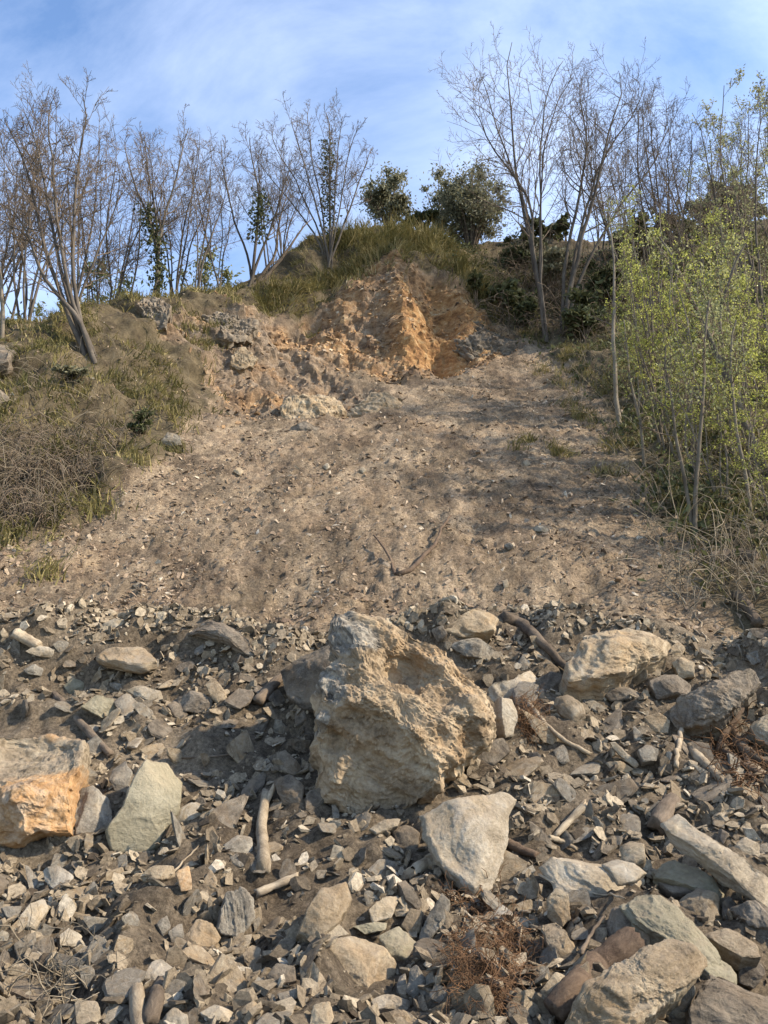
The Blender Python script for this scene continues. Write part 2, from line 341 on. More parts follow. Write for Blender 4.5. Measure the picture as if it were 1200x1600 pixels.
SLIDE = np.vstack([wpoly([(335, 545), (335, 640), (255, 690), (205, 755), (110, 800), (0, 850), (-150, 900)]), [[-9, 7.0], [9, 7.0]],
                   wpoly([(1200, 990), (1110, 900), (1075, 840), (1015, 750), (985, 690), (940, 620), (900, 575), (845, 530), (800, 520), (740, 470), (700, 425), (600, 410), (540, 450), (430, 480)])])
SCAR = wpoly([(415, 510), (470, 482), (540, 447), (585, 408), (625, 402), (690, 432), (735, 458), (765, 488), (812, 520), (800, 552), (740, 572), (690, 592), (620, 600), (560, 580), (500, 565), (430, 545)])
LEDGE = wpoly([(225, 475), (300, 474), (400, 478), (440, 500), (500, 560), (560, 600), (620, 615), (560, 650), (440, 655), (330, 665), (325, 600), (300, 560), (240, 530)])

# tessellation (finer where things are near)
rowsY = np.concatenate([np.linspace(-14, 2.2, 14), np.arange(2.5, 9.3, 0.029), np.arange(9.3, 21.5, 0.062), np.arange(21.5, 30.5, 0.056), np.arange(30.5, 42, 0.3), np.geomspace(42, 170, 22)])
s_in = np.linspace(-1, 1, 440)
s_out = 1+np.geomspace(0.03, 9, 26)
S = np.concatenate([-s_out[::-1], s_in, s_out])
W = 1.3+0.60*np.maximum(rowsY, 1.0)
GX = W[:, None]*np.where(np.abs(S) > 1, np.sign(S)*(1+(np.abs(S)-1)*(1.0)), S)[None]
GY = np.repeat(rowsY[:, None], len(S), 1)
nr, nc = GX.shape
X, Y = GX.ravel(), GY.ravel(); Z = base_h(X, Y)
wob = 0.8*pnoise(np.stack([X*0.5, Y*0.5, X*0], 1))+0.35*pnoise(np.stack([X*1.7, Y*1.7, X*0+4], 1))
m_slide = smooth(-0.5, 0.6, poly_sd(X, Y, SLIDE)+0.8*wob)
m_scar = smooth(-0.25, 0.5, poly_sd(X, Y, SCAR)+0.35*wob)
m_ledge = smooth(-0.4, 0.7, poly_sd(X, Y, LEDGE)+0.6*wob)
CRX, CRY = [-9, -3.9, -2.1, -1.2, -.6, .6, 1.2, 2, 3, 4, 9], [7.8, 8.1, 8.4, 8.1, 8.2, 8.3, 8.6, 8.5, 8.3, 7.7, 7.6]
crest_y = np.interp(X, CRX, CRY)
m_heap = smooth(0.35, -0.25, Y-crest_y-0.1*wob)*smooth(2.2, 3.0, Y)
m_rock = np.clip(m_scar+0.85*m_ledge, 0, 1)
m_turf = (1-np.maximum(m_slide, m_scar))*(1-m_heap)*(1-0.75*m_ledge)
m_bank = (1-m_slide)*(1-m_heap)*smooth(9, 11, Y)
Q = np.stack([X, Y, Z], 1)
G = Q.reshape(nr, nc, 3)
def grid_normals(G):
    du = np.gradient(G, axis=1); dv = np.gradient(G, axis=0); return unit(np.cross(du, dv)).reshape(-1, 3)
N0 = grid_normals(G)
near = smooth(45, 30, Y)*smooth(40, 15, np.abs(X))
disp = 0.20*fbm(Q/2.6, 3)*(1-m_heap)*(1-0.6*m_slide*(1-m_rock))*near
disp += 0.34*np.exp(-((Y-crest_y+0.35)/0.32)**2)*(0.55+0.9*fbm(np.stack([X*1.1, X*0, X*0+2], 1), 2))*(Y > 6)*(np.abs(X) < 12)
disp += m_slide*(1-m_heap)*(0.07*fbm(Q/np.array([0.9, 1.6, 1.6]), 4, 0.6)+0.03*facet(Q/np.array([0.45, 0.32, 0.32]), 6)+0.04*facet(Q/0.13, 7)+0.045*fbm(Q/0.16, 3, 0.7))*near
disp += m_heap*(0.15*fbm(Q/0.7, 3)+0.15*facet(Q/0.34, 8)+0.06*facet(Q/0.14, 9))
disp += m_bank*near*(0.30*fbm(Q/1.3+3, 3)+0.10*fbm(Q/0.4+3, 2, ridged=True))
LB = (0.42, -0.30, 0.85)
_b3 = unit(LB); _b1 = unit(np.cross([0, 1, 0], _b3)); BEDR = np.stack([_b1, np.cross(_b3, _b1), _b3], 1)   # bedding frame
rk = near*np.maximum(m_scar, m_ledge)
disp += rk*(0.10*strata(Q, LB, 0.4, 1, 1.0)+0.50*facet(Q@BEDR/np.array([2.0, 2.0, 1.2])+0.25*fbm(Q/1.2, 2)[:, None])+0.36*facet(Q@BEDR/np.array([0.9, 0.9, 0.5]), 3)+0.26*facet(Q/0.40, 4)+0.12*facet(Q/0.18, 5)+0.06*fbm(Q/0.12, 2))
disp += rk*m_scar*0.5*(fbm(Q/np.array([2.2, 2.2, 3.0])+30, 2))
ax = 0.35+0.35*np.clip((26.5-Y)/4, -1, 1)          # the spur that runs down the middle of the scar
disp += m_scar*near*0.75*np.exp(-np.abs(X-ax)/1.0)*smooth(22.5, 24.5, Y)-m_scar*near*0.7*np.exp(-((X-2.0)/0.7)**2)
Q = Q+N0*disp[:, None]
N0 = grid_normals(Q.reshape(nr, nc, 3))
idx = np.arange(nr*nc).reshape(nr, nc)
FQ = np.stack([idx[:-1, :-1], idx[:-1, 1:], idx[1:, 1:], idx[1:, :-1]], -1).reshape(-1, 4)
orange = np.clip(m_scar*(0.75+0.6*smooth(0, 4, X-(-1.0))*smooth(6.5, 3, X)), 0, 1.2)+0.08*m_ledge
reg = np.zeros(len(Q), int)                      # 0 verge, 1 mound, 2 slide, 3 rock face, 4 left hillside, 5 right hillside
reg[(m_heap > 0.5)] = 1
far = (m_heap <= 0.5) & (Y > 6)
reg[far & (m_slide > 0.5)] = 2
reg[far & (m_slide <= 0.5) & (X < 1.0)] = 4
reg[far & (m_slide <= 0.5) & (X >= 1.0)] = 5
reg[far & (m_rock > 0.5)] = 3
fr = np.median(reg[FQ], axis=1).astype(int)
attrs_all = dict(heap=m_heap, rock=m_rock, orange=orange, turf=m_turf)
for r, nm in ((0, 'road_verge'), (1, 'debris_mound'), (2, 'landslide_slope'), (3, 'rock_scar'), (4, 'grassy_hillside'), (5, 'wooded_hillside')):
    f = FQ[fr == r]
    if not len(f): continue
    us, inv = np.unique(f, return_inverse=True)
    link(nm, mesh(nm, Q[us], inv.reshape(-1, 4), {k: a[us] for k, a in attrs_all.items()}, r != 3), M_GROUND, kind='structure')
BVH = BVHTree.FromPolygons(Q.tolist(), FQ.tolist())
CAMV = Vector(EYE)
def hit(u, v):
    r = Vector(pray(u, v)); p, n, i, d = BVH.ray_cast(CAMV, r.normalized())
    if p is None: q = base_hit(u, v); return q, np.array([0, 0, 1.0])
    n = np.array(n); return np.array(p), (n if n[2] > 0 else -n)
def drop(x, y):
    p, n, i, d = BVH.ray_cast(Vector((x, y, 80)), Vector((0, 0, -1)))
    if p is None: return None, None
    n = np.array(n); return np.array(p), (n if n[2] > 0 else -n)
def mask_at(arr, i): return arr[i]
_rowsY = rowsY
def gmask(arr, x, y):
    """look a terrain attribute up at world x, y"""
    j = np.clip(np.searchsorted(_rowsY, y), 0, nr-1); w = 1.3+0.60*np.maximum(_rowsY[j], 1.0)
    i = np.clip(np.searchsorted(S, x/w), 0, nc-1); return arr.reshape(nr, nc)[j, i]

# ------------------------------------------------------------------ rocks with a traced outline
HERO_POLYS = []
def ray_poly(ang, poly):
    """largest distance along each angle from the origin to the polygon outline"""
    dx, dy = np.cos(ang), np.sin(ang); r = np.zeros(len(ang))
    for (ax, ay), (bx, by) in zip(poly, np.roll(poly, -1, 0)):
        ex, ey = bx-ax, by-ay; den = dx*ey-dy*ex; den = np.where(np.abs(den) < 1e-12, 1e-12, den)
        t = (ax*ey-ay*ex)/den; s = (ax*dy-ay*dx)/den
        r = np.where((s >= -1e-6) & (s <= 1+1e-6) & (t > r), t, r)
    return r
def resolve_normal(gn, p, n):
    tc_ = unit(EYE-p)
    if n is None: return unit(0.55*gn+0.65*tc_)
    return unit(n)
_rk = [0]
ROT30 = np.array([[0.82, 0.57, 0], [-0.57, 0.82, 0], [0, 0, 1.0]])
def rock(label, poly, mat='grey', thick=0.10, n=None, dome=0.035, rough=0.030, lam=0.032, facets=5, lift=0.02, anchor=None, hc=None, L=None, group=None,
         taper=0.85, name='rock', density=1.0, depth=None, cat='rock', bevel=0.03, seed=None, lsp=0.09, stretch=None, crest=None):
    _rk[0] += 1; sd = seed if seed is not None else _rk[0]; rg = np.random.default_rng(sd+100)
    poly = np.array(poly, float); HERO_POLYS.append(poly)
    mn, mx = poly.min(0), poly.max(0); px = float(max(mx-mn))
    au, av = anchor if anchor else (0.5*(mn[0]+mx[0]), mn[1]+0.72*(mx[1]-mn[1]))
    if depth is None: p0, gn = hit(au, av)
    else: p0 = P(au, av, depth); gn = np.array([0, -0.4, 0.9])
    nv = resolve_normal(gn, p0, n); p0 = p0+nv*lift
    e1 = unit(np.cross([0, 0, 1.0], nv)) if abs(nv[2]) < 0.98 else np.array([1.0, 0, 0]); e2 = np.cross(nv, e1)
    R = pray(poly[:, 0], poly[:, 1]); t = ((p0-EYE)@nv)/(R@nv); Wp = EYE+R*t[:, None]-p0
    pq = np.stack([Wp@e1, Wp@e2], 1); c = 0.5*(pq.min(0)+pq.max(0))*0.5+0.5*pq.mean(0); pq = pq-c
    org = p0+e1*c[0]+e2*c[1]
    size = float(np.sqrt((pq.max(0)-pq.min(0)).prod()))
    M = int(np.clip(px*0.85*density, 26, 200 if density < 2 else 360)); K = max(6, int(M*0.28)); KS = max(3, int(M*0.07)); KB = max(3, K//4)
    ang = np.linspace(0, 2*math.pi, M, endpoint=False)
    r = ray_poly(ang, pq); r = np.where(r < 1e-4, np.median(r), r)
    r = r*(1+0.03*fbm(np.stack([np.cos(ang)*6, np.sin(ang)*6, ang*0+sd], 1), 3)+0.07*facet(np.stack([np.cos(ang)*3, np.sin(ang)*3, ang*0+sd], 1), sd))
    fp = [(rg.uniform(0, 2*math.pi), rg.uniform(0.15, 0.7), rg.uniform(0.15, 0.6)) for _ in range(facets)]
    rows = []
    for k in range(1, K+1):
        s = (k/K)**0.65; x, y = np.cos(ang)*r*s, np.sin(ang)*r*s
        h = dome*size*(1-s**2)+0*x
        for a, m, c0 in fp: h = np.minimum(h, dome*size-m*np.maximum(0, (x*math.cos(a)+y*math.sin(a))-c0*size*0.5))
        if s > 0.93: h = h-bevel*size*((s-0.93)/0.07)**2
        rows.append((x, y, h))
    hE = rows[-1][2]
    for k in range(1, KS+1):
        f = k/KS; sc = 1+0.04*math.sin(f*math.pi)-(1-taper)*f
        rows.append((np.cos(ang)*r*sc, np.sin(ang)*r*sc, hE*(1-f)-thick*f))
    for k in range(1, KB):
        s = taper*(1-k/KB); rows.append((np.cos(ang)*r*s, np.sin(ang)*r*s, 0*ang-thick-0.04*size*(1-s)))
    L3 = np.array([[0, 0, dome*size]]+[q for x, y, h in rows for q in zip(x, y, h)]+[[0, 0, -thick-0.05*size]])
    nr_ = len(rows); I = 1+np.arange(nr_*M).reshape(nr_, M); nx = np.roll(I, -1, 1)
    FQ_ = np.stack([I[:-1], I[1:], nx[1:], nx[:-1]], -1).reshape(-1, 4)
    FT = np.concatenate([np.stack([np.full(M, 0), I[0], nx[0]], 1), np.stack([np.full(M, len(L3)-1), nx[-1], I[-1]], 1)])
    if hc is not None:                                   # hand-placed relief: (u, v, height, radius)
        for (u, v, hh, rad) in hc:
            rr = pray(u, v); tt = ((p0-EYE)@nv)/(rr@nv); w_ = EYE+rr*tt-p0; a, b_ = w_@e1-c[0], w_@e2-c[1]
            g = np.exp(-((L3[:, 0]-a)**2+(L3[:, 1]-b_)**2)/(2*rad*rad))*np.clip((L3[:, 2]+thick)/thick, 0, 1)
            L3[:, 2] += hh*g
    FF = [FQ_, FT]; off = rg.uniform(0, 50, 3)
    Nn = vnormals(L3, FF)
    LL = L if L is not None else (rg.uniform(-.25, .25), rg.uniform(-.25, .25), 1.0)
    q = L3/size
    qs = q if stretch is None else q*np.asarray(stretch)
    if density >= 2: d = rough*size*(1.5*facet(qs*2.0+off, sd)+1.0*facet((q@ROT30)*np.array([4, 7, 5])+off, sd+3)+0.42*facet((q@ROT30)*np.array([11, 17, 13])+off, sd+4)+0.42*fbm((q@ROT30)*np.array([6, 10, 8])+off, 6, 0.66))
    else: d = rough*size*(0.5*fbm(q*2.2+off, 3)+1.3*facet(qs*2.2+off, sd)+0.6*facet(qs*5.5+off, sd+3)+0.38*fbm((q@ROT30)*np.array([5, 9, 10])+off, 5, 0.62))
    if lam: d = d+lam*size*(strata(L3+off, LL, lsp*size, sd)+0.5*strata(L3+off, LL, lsp*0.35*size, sd+1))
    L3 = L3+Nn*d[:, None]
    if 1.5 <= density < 2:                                   # second pass of finer pitting on the largest
        Nn = vnormals(L3, FF); q = L3/size
        L3 = L3+Nn*(size*rough*(0.26*facet(qs*13+off, sd+5)+0.22*fbm(qs*26+off, 3, 0.7)))[:, None]
    att = {}
    if mat in ('boulder', 'orange'):
        att['crest'] = np.zeros(len(L3))
        for (u, v, rad) in crest or []:
            rr = pray(u, v); w_ = EYE+rr*(((p0-EYE)@nv)/(rr@nv))-p0; a, b_ = w_@e1-c[0], w_@e2-c[1]
            att['crest'] = np.maximum(att['crest'], np.exp(-((L3[:, 0]-a)**2+(L3[:, 1]-b_)**2)/(2*rad*rad)))
    me = mesh(name, L3, FF, att, smooth_=density < 2)
    o = link(name, me, MR[mat], label=label, cat=cat, group=group)
    m4 = np.eye(4); m4[:3, 0] = e1; m4[:3, 1] = e2; m4[:3, 2] = nv; m4[:3, 3] = org
    from mathutils import Matrix
    o.matrix_world = Matrix(m4.tolist())
    try: me.set_sharp_from_angle(angle=math.radians(38))
    except Exception: pass
    return o

# the great boulder
rock('huge rough ochre boulder with grey crest standing upright',
     [(515, 948), (545, 950), (590, 964), (640, 984), (690, 1004), (730, 1038), (765, 1075), (782, 1110), (778, 1152), (748, 1180), (722, 1206), (690, 1236), (650, 1255), (600, 1268), (550, 1260), (502, 1240),
      (482, 1215), (494, 1180), (489, 1125), (492, 1088), (500, 1060), (519, 1022), (512, 988)],
     'boulder', thick=1.15, n=(0.10, -0.86, 0.42), dome=0.10, rough=0.058, lam=0.006, facets=3, lift=0.25, anchor=(620, 1262), density=2.0, stretch=(0.85, 1.2, 1), crest=[(530, 960, .10), (540, 1000, .13), (570, 1010, .09), (515, 1060, .10), (525, 1085, .07), (505, 1120, .05)], name='boulder', cat='boulder', taper=0.7, bevel=0.10, seed=5,
     L=(0.35, 0.9, 0.35), lsp=0.05,
     hc=[(625, 1050, -0.22, 0.12), (690, 1085, -0.08, 0.11), (560, 1030, 0.06, 0.09), (560, 1110, 0.05, 0.10), (640, 1160, 0.10, 0.08), (590, 1180, -0.12, 0.10),
         (680, 1190, 0.05, 0.1), (530, 1200, 0.06, 0.07), (560, 1225, -0.10, 0.07), (700, 1130, 0.08, 0.10), (520, 1150, -0.08, 0.06), (740, 1120, 0.08, 0.08), (620, 1240, -0.12, 0.10)])
R = rock
R('dark brown slab wedged behind the left edge of the huge boulder', [(437, 1048), (470, 1022), (520, 998), (545, 1010), (525, 1060), (500, 1110), (470, 1108), (446, 1085)], 'dark', 0.25, n=(-0.35, -0.8, 0.3), lift=0.12, anchor=(480, 1105))
R('pale tan triangular slab leaning below the huge boulder', [(668, 1256), (700, 1243), (745, 1240), (790, 1234), (813, 1246), (797, 1275), (799, 1310), (788, 1345), (772, 1392), (742, 1396), (712, 1368), (684, 1330), (667, 1292)],
  'pale', 0.17, n=(0.25, -0.72, 0.62), dome=0.08, rough=0.016, lam=0.010, facets=5, lift=0.16, anchor=(735, 1385), density=1.5, name='rock_slab', cat='slab', hc=[(715, 1340, -0.06, 0.06)])
R('tall smooth olive grey slab standing on end beside the orange block', [(228, 1184), (262, 1187), (288, 1220), (283, 1268), (262, 1290), (250, 1318), (215, 1337), (172, 1326), (164, 1296), (190, 1258), (208, 1212)],
  'olive', 0.22, n=(0.32, -0.80, 0.42), dome=0.04, rough=0.015, lam=0.012, facets=5, lift=0.16, anchor=(210, 1330), density=1.4, name='rock_slab', cat='slab')
R('large block with a bright orange broken face overhanging a dark hollow', [(-90, 1150), (-20, 1118), (60, 1118), (118, 1142), (126, 1188), (110, 1212), (114, 1262), (108, 1298), (60, 1299), (20, 1312), (-30, 1322), (-90, 1310)],
  'orange', 0.75, n=(0.12, -0.88, 0.40), dome=0.05, rough=0.035, lam=0.02, lift=0.40, anchor=(10, 1300), density=1.5, name='boulder', cat='boulder', L=(0.1, 1, 0.2), hc=[(0, 1140, -0.35, 0.22), (80, 1140, -0.30, 0.18), (40, 1245, 0.08, 0.12)], crest=[(-40, 1150, .20), (20, 1160, .18), (70, 1160, .16), (105, 1165, .12)])
R('brown grey blocky rock wedged between orange block and standing slab', [(112, 1228), (145, 1224), (172, 1246), (178, 1288), (150, 1306), (118, 1302), (108, 1268)], 'grey', 0.2, lift=0.12, rough=0.03)
R('small angular rock resting against the top of the standing slab', [(172, 1196), (196, 1186), (206, 1206), (198, 1242), (180, 1236), (168, 1216)], 'grey', 0.1, lift=0.08)
R('rock with a pale top and rusty underside on the mound crest', [(888, 1022), (912, 992), (955, 981), (1005, 988), (1052, 1004), (1047, 1026), (1000, 1042), (962, 1058), (922, 1057), (896, 1046)], 'tan', 0.5, n=(0.2, -0.62, 0.72), dome=0.16, rough=0.05, lift=0.25, anchor=(960, 1058), density=1.4, name='boulder', cat='boulder', facets=4)
R('dark overhanging boulder with dirt on top and hollow underneath', [(1042, 1112), (1058, 1082), (1110, 1066), (1150, 1040), (1185, 1036), (1196, 1056), (1172, 1085), (1142, 1112), (1095, 1130), (1052, 1138)], 'dark', 0.6, n=(-0.2, -0.82, 0.42), dome=0.08, rough=0.06, lift=0.30, anchor=(1100, 1130), density=1.4, name='boulder', cat='boulder')
R('rounded tan stone half buried beside a fallen branch', [(866, 1088), (888, 1083), (910, 1098), (916, 1116), (900, 1131), (874, 1118), (862, 1100)], 'tan', 0.16, dome=0.14, lift=0.05)
R('pale flat ledge of rock jutting out right of the huge boulder', [(762, 1066), (800, 1060), (832, 1040), (843, 1052), (836, 1078), (800, 1084), (768, 1086)], 'pale', 0.30, n=(0.1, -0.7, 0.7), lift=0.16, rough=0.03)
R('pale upright splinter of rock under the jutting ledge', [(783, 1088), (806, 1088), (810, 1120), (806, 1146), (790, 1152), (784, 1120)], 'pale', 0.14, n=(0.4, -0.85, 0.3), lift=0.14)
R('flat brown rock below the upright splinter', [(752, 1162), (790, 1150), (800, 1172), (770, 1200), (740, 1204)], 'dark', 0.14, lift=0.08)
R('wedge shaped rock perched on the crest behind the huge boulder', [(690, 984), (715, 964), (748, 945), (782, 963), (772, 984), (730, 992)], 'tan', 0.24, n=(0.1, -0.8, 0.5), lift=0.16, facets=4)
R('small dark stone next to the perched wedge rock', [(672, 984), (690, 976), (700, 990), (684, 1004)], 'dark', 0.1, lift=0.05)
R('striped flat rock on the crest below the perched wedge', [(700, 1004), (745, 996), (785, 1012), (770, 1030), (730, 1026)], 'grey', 0.12, lift=0.08, lam=0.05)
R('dusty tan rock half buried in soil in the lower mound', [(466, 1452), (478, 1420), (500, 1386), (542, 1374), (553, 1402), (534, 1438), (498, 1470)], 'tan', 0.22, n=(0.2, -0.7, 0.6), dome=0.1, lift=0.07, rough=0.03)
R('broad dusty grey brown rock with smooth face at the mound foot', [(503, 1490), (522, 1465), (548, 1455), (600, 1474), (623, 1500), (614, 1540), (562, 1562), (522, 1548)], 'tan', 0.25, n=(0.1, -0.7, 0.65), dome=0.08, lift=0.08, rough=0.03)
R('pale tan wedge rock in the pocket of stones under the triangular slab', [(574, 1420), (598, 1402), (628, 1394), (612, 1434), (582, 1442)], 'pale', 0.10, lift=0.06)
R('olive striped block lying below the pale wedge rock', [(593, 1460), (622, 1445), (656, 1475), (646, 1501), (604, 1486)], 'olive', 0.13, n=(0.2, -0.5, 0.8), lift=0.08, lam=0.05)
R('long grey blade of rock leaning against an orange brown block', [(651, 1468), (668, 1430), (690, 1394), (703, 1404), (697, 1438), (668, 1472)], 'grey', 0.08, lift=0.09)
R('dark narrow blade of rock pointing up to the triangular slab', [(622, 1376), (636, 1372), (661, 1410), (656, 1424), (634, 1406)], 'dark', 0.08, lift=0.06)
R('orange brown block between two grey blades', [(626, 1446), (640, 1418), (662, 1422), (656, 1456), (638, 1460)], 'tan', 0.1, lift=0.05)
R('thin curved tan flake lying across the stone pocket', [(548, 1446), (575, 1442), (606, 1440), (604, 1452), (570, 1460)], 'olive', 0.05, lift=0.05)
R('flat pale stone, upper of a pair at the mound foot', [(578, 1562), (605, 1550), (645, 1560), (640, 1574), (588, 1576)], 'pale', 0.10, lift=0.06, n=(0, -.5, .85))
R('flat rounded stone, lower of a pair at the mound foot', [(584, 1584), (630, 1573), (667, 1586), (660, 1606), (590, 1606)], 'tan', 0.12, lift=0.06, n=(0, -.5, .85))
R('upright grey stone with a pointed top beside the broad dusty rock', [(634, 1550), (640, 1512), (652, 1506), (662, 1530), (648, 1562)], 'grey', 0.08, lift=0.05)
R('narrow grey stone tucked against the broad dusty rock', [(618, 1552), (622, 1522), (634, 1520), (634, 1552)], 'grey', 0.07, lift=0.03)
R('blue grey block with vertical layers standing in the scree', [(340, 1452), (352, 1394), (376, 1386), (398, 1402), (400, 1432), (378, 1466), (352, 1462)], 'grey', 0.2, n=(0.3, -0.8, 0.4), lift=0.12, lam=0.06, L=(1, .1, .1))
R('tan angular stone left of the layered grey block', [(282, 1470), (308, 1434), (334, 1442), (348, 1462), (334, 1480), (302, 1482)], 'tan', 0.14, lift=0.08)
R('cream stone with a blunt top at the mound foot beside two logs', [(224, 1526), (236, 1502), (252, 1497), (276, 1516), (272, 1538), (232, 1540)], 'pale', 0.10, lift=0.06)
R('cream rounded stone near the two short logs', [(250, 1592), (270, 1572), (292, 1584), (294, 1606), (252, 1606)], 'pale', 0.1, lift=0.05)
R('yellowish tan stone tilted on the left part of the mound', [(28, 1432), (48, 1410), (70, 1398), (78, 1420), (56, 1450), (34, 1446)], 'pale', 0.12, lift=0.07)
R('cream lumpy stone among dry roots', [(84, 1468), (108, 1448), (132, 1462), (122, 1478), (96, 1478)], 'pale', 0.08, lift=0.05)
R('flat grey fan shaped stone in soil below the orange block', [(64, 1356), (92, 1352), (113, 1362), (104, 1384), (84, 1392), (70, 1376)], 'grey', 0.08, lift=0.05)
R('pale grey square stone beside the forked log', [(350, 1316), (372, 1302), (396, 1304), (398, 1334), (368, 1340), (352, 1330)], 'grey', 0.12, lift=0.08)
R('pinkish orange upright stone in the soil hollow', [(274, 1362), (296, 1352), (301, 1388), (284, 1394)], 'orange', 0.07, lift=0.05)
R('flat tan stone at the foot of the standing slab', [(218, 1364), (240, 1352), (272, 1350), (276, 1364), (252, 1374), (226, 1374)], 'tan', 0.07, lift=0.05)
R('tan shard lying on the bare soil patch', [(132, 1412), (158, 1396), (176, 1394), (168, 1410), (142, 1424)], 'tan', 0.05, lift=0.04)
R('grey pointed stone at the left end of the mound', [(2, 1416), (36, 1412), (30, 1430), (20, 1442), (8, 1430)], 'grey', 0.08, lift=0.05)
R('broad grey stone partly under dry roots', [(20, 1474), (56, 1452), (58, 1482), (30, 1500)], 'grey', 0.1, lift=0.05)
R('white and tan broken stone among dry roots at the mound foot', [(116, 1562), (150, 1560), (160, 1590), (140, 1606), (118, 1600)], 'pale', 0.1, lift=0.06)
R('grey shovel shaped stone in the lower left scree', [(244, 1440), (262, 1428), (268, 1448), (254, 1464)], 'grey', 0.06, lift=0.05)
R('grey flat stone beside the shovel shaped one', [(262, 1456), (284, 1440), (288, 1462), (268, 1474)], 'grey', 0.06, lift=0.05)
R('tan knobbly stone under the layered grey block', [(378, 1490), (392, 1470), (408, 1478), (410, 1518), (392, 1524)], 'tan', 0.09, lift=0.06)
R('pale flat stone low in the scree, pointing right', [(310, 1578), (335, 1566), (376, 1582), (360, 1598), (326, 1592)], 'pale', 0.08, lift=0.05)
R('rounded tan stone low in the scree', [(374, 1576), (396, 1562), (414, 1572), (404, 1590), (380, 1592)], 'tan', 0.08, lift=0.05)
R('black and grey streaked stone in the lower scree', [(414, 1526), (432, 1504), (460, 1508), (464, 1530), (438, 1538)], 'dark', 0.10, lift=0.07)
R('tan stone over the black streaked stone', [(424, 1486), (440, 1466), (452, 1478), (440, 1496)], 'tan', 0.08, lift=0.05)
R('flat layered grey stone under the black streaked stone', [(432, 1552), (470, 1540), (476, 1556), (440, 1566)], 'grey', 0.08, lift=0.05, lam=.05)
R('tan stone with smooth front in the lower scree', [(482, 1600), (488, 1570), (516, 1562), (522, 1590), (510, 1606)], 'tan', 0.1, lift=0.05)
# lower right pile
R('chunky tan boulder with crumbly top in the pile of blocks', [(888, 1582), (902, 1556), (942, 1520), (1010, 1482), (1050, 1468), (1086, 1476), (1103, 1494), (1094, 1522), (1044, 1560), (1004, 1592), (950, 1606), (896, 1606)],
  'tan', 0.32, n=(0.05, -0.66, 0.74), dome=0.10, rough=0.032, lift=0.20, anchor=(990, 1580), density=1.5, name='boulder', cat='boulder', facets=4)
R('long thick greenish grey beam of rock slanting down through the pile', [(974, 1404), (996, 1388), (1030, 1394), (1100, 1450), (1154, 1508), (1152, 1532), (1112, 1524), (1050, 1474), (992, 1432)],
  'olive', 0.22, n=(0.05, -0.62, 0.78), dome=0.06, rough=0.022, lift=0.20, anchor=(1070, 1480), density=1.5, lam=.045)
R('white flat plate of rock lying on the pile of blocks', [(844, 1338), (888, 1326), (950, 1334), (985, 1350), (1012, 1366), (1004, 1380), (976, 1396), (960, 1416), (912, 1410), (880, 1386)],
  'pale', 0.09, n=(0.1, -0.52, 0.82), dome=0.03, rough=0.012, lam=0.02, lift=0.14, anchor=(920, 1390), density=1.4, name='rock_slab', cat='slab')
R('cream slab resting on the right half of the white plate', [(940, 1342), (962, 1334), (1000, 1352), (1013, 1362), (994, 1376), (966, 1378)], 'pale', 0.05, n=(0.1, -0.52, 0.82), dome=0.02, rough=0.012, lift=0.21, anchor=(975, 1385), name='rock_slab', cat='slab')
R('long pale plank of rock leaning at the right of the pile', [(1030, 1284), (1056, 1270), (1100, 1298), (1160, 1334), (1215, 1362), (1240, 1408), (1190, 1396), (1130, 1360), (1080, 1322), (1040, 1300)],
  'pale', 0.12, n=(-0.15, -0.55, 0.80), dome=0.03, rough=0.015, lam=0.03, lift=0.20, anchor=(1130, 1370), density=1.4, name='rock_slab', cat='slab')
R('cube shaped tan stone sitting on the edge of the white plate', [(968, 1322), (984, 1312), (1006, 1316), (1010, 1342), (990, 1352), (970, 1344)], 'tan', 0.12, dome=0.1, lift=0.20, anchor=(990, 1365))
R('angular grey brown block above the slanting rock beam', [(1060, 1402), (1088, 1382), (1122, 1394), (1124, 1428), (1088, 1440), (1060, 1424)], 'tan', 0.18, dome=0.1, lift=0.14, facets=5)
R('tan blade of rock pointing down beside the rusty roots', [(843, 1432), (862, 1424), (884, 1452), (906, 1490), (900, 1514), (880, 1516), (852, 1472)], 'tan', 0.13, lift=0.12, lam=0.05)
R('pale tan rounded stone standing left of the white plate', [(854, 1404), (868, 1386), (888, 1396), (892, 1436), (874, 1452), (856, 1432)], 'tan', 0.12, dome=0.1, lift=0.10)
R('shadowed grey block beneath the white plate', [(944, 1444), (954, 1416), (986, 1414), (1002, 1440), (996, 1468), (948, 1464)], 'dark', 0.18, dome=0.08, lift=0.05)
R('big grey slab at the foot of the pile of blocks', [(1072, 1570), (1110, 1518), (1150, 1522), (1180, 1540), (1240, 1548), (1250, 1620), (1076, 1620)], 'dark', 0.22, n=(0.1, -0.6, 0.78), dome=0.08, rough=0.04, lift=0.16, density=1.3)
R('long olive brown flat rock under the pale plank', [(1018, 1352), (1050, 1342), (1092, 1354), (1138, 1388), (1126, 1400), (1062, 1378), (1022, 1366)], 'olive', 0.10, n=(0, -.5, .85), lift=0.12)
R('brown flat rock stacked below the olive brown one', [(1026, 1374), (1060, 1366), (1110, 1386), (1098, 1396), (1050, 1394)], 'dark', 0.08, n=(0, -.5, .85), lift=0.10)
R('white rounded stone lying on the pale plank of rock', [(1144, 1322), (1164, 1306), (1188, 1318), (1190, 1338), (1160, 1340)], 'pale', 0.12, dome=0.16, lift=0.12)
R('pale boulder cut by a soil bank near the tree roots', [(1170, 1134), (1198, 1114), (1240, 1112), (1250, 1158), (1200, 1166), (1176, 1152)], 'pale', 0.35, dome=0.12, lift=0.16, name='boulder', cat='boulder')
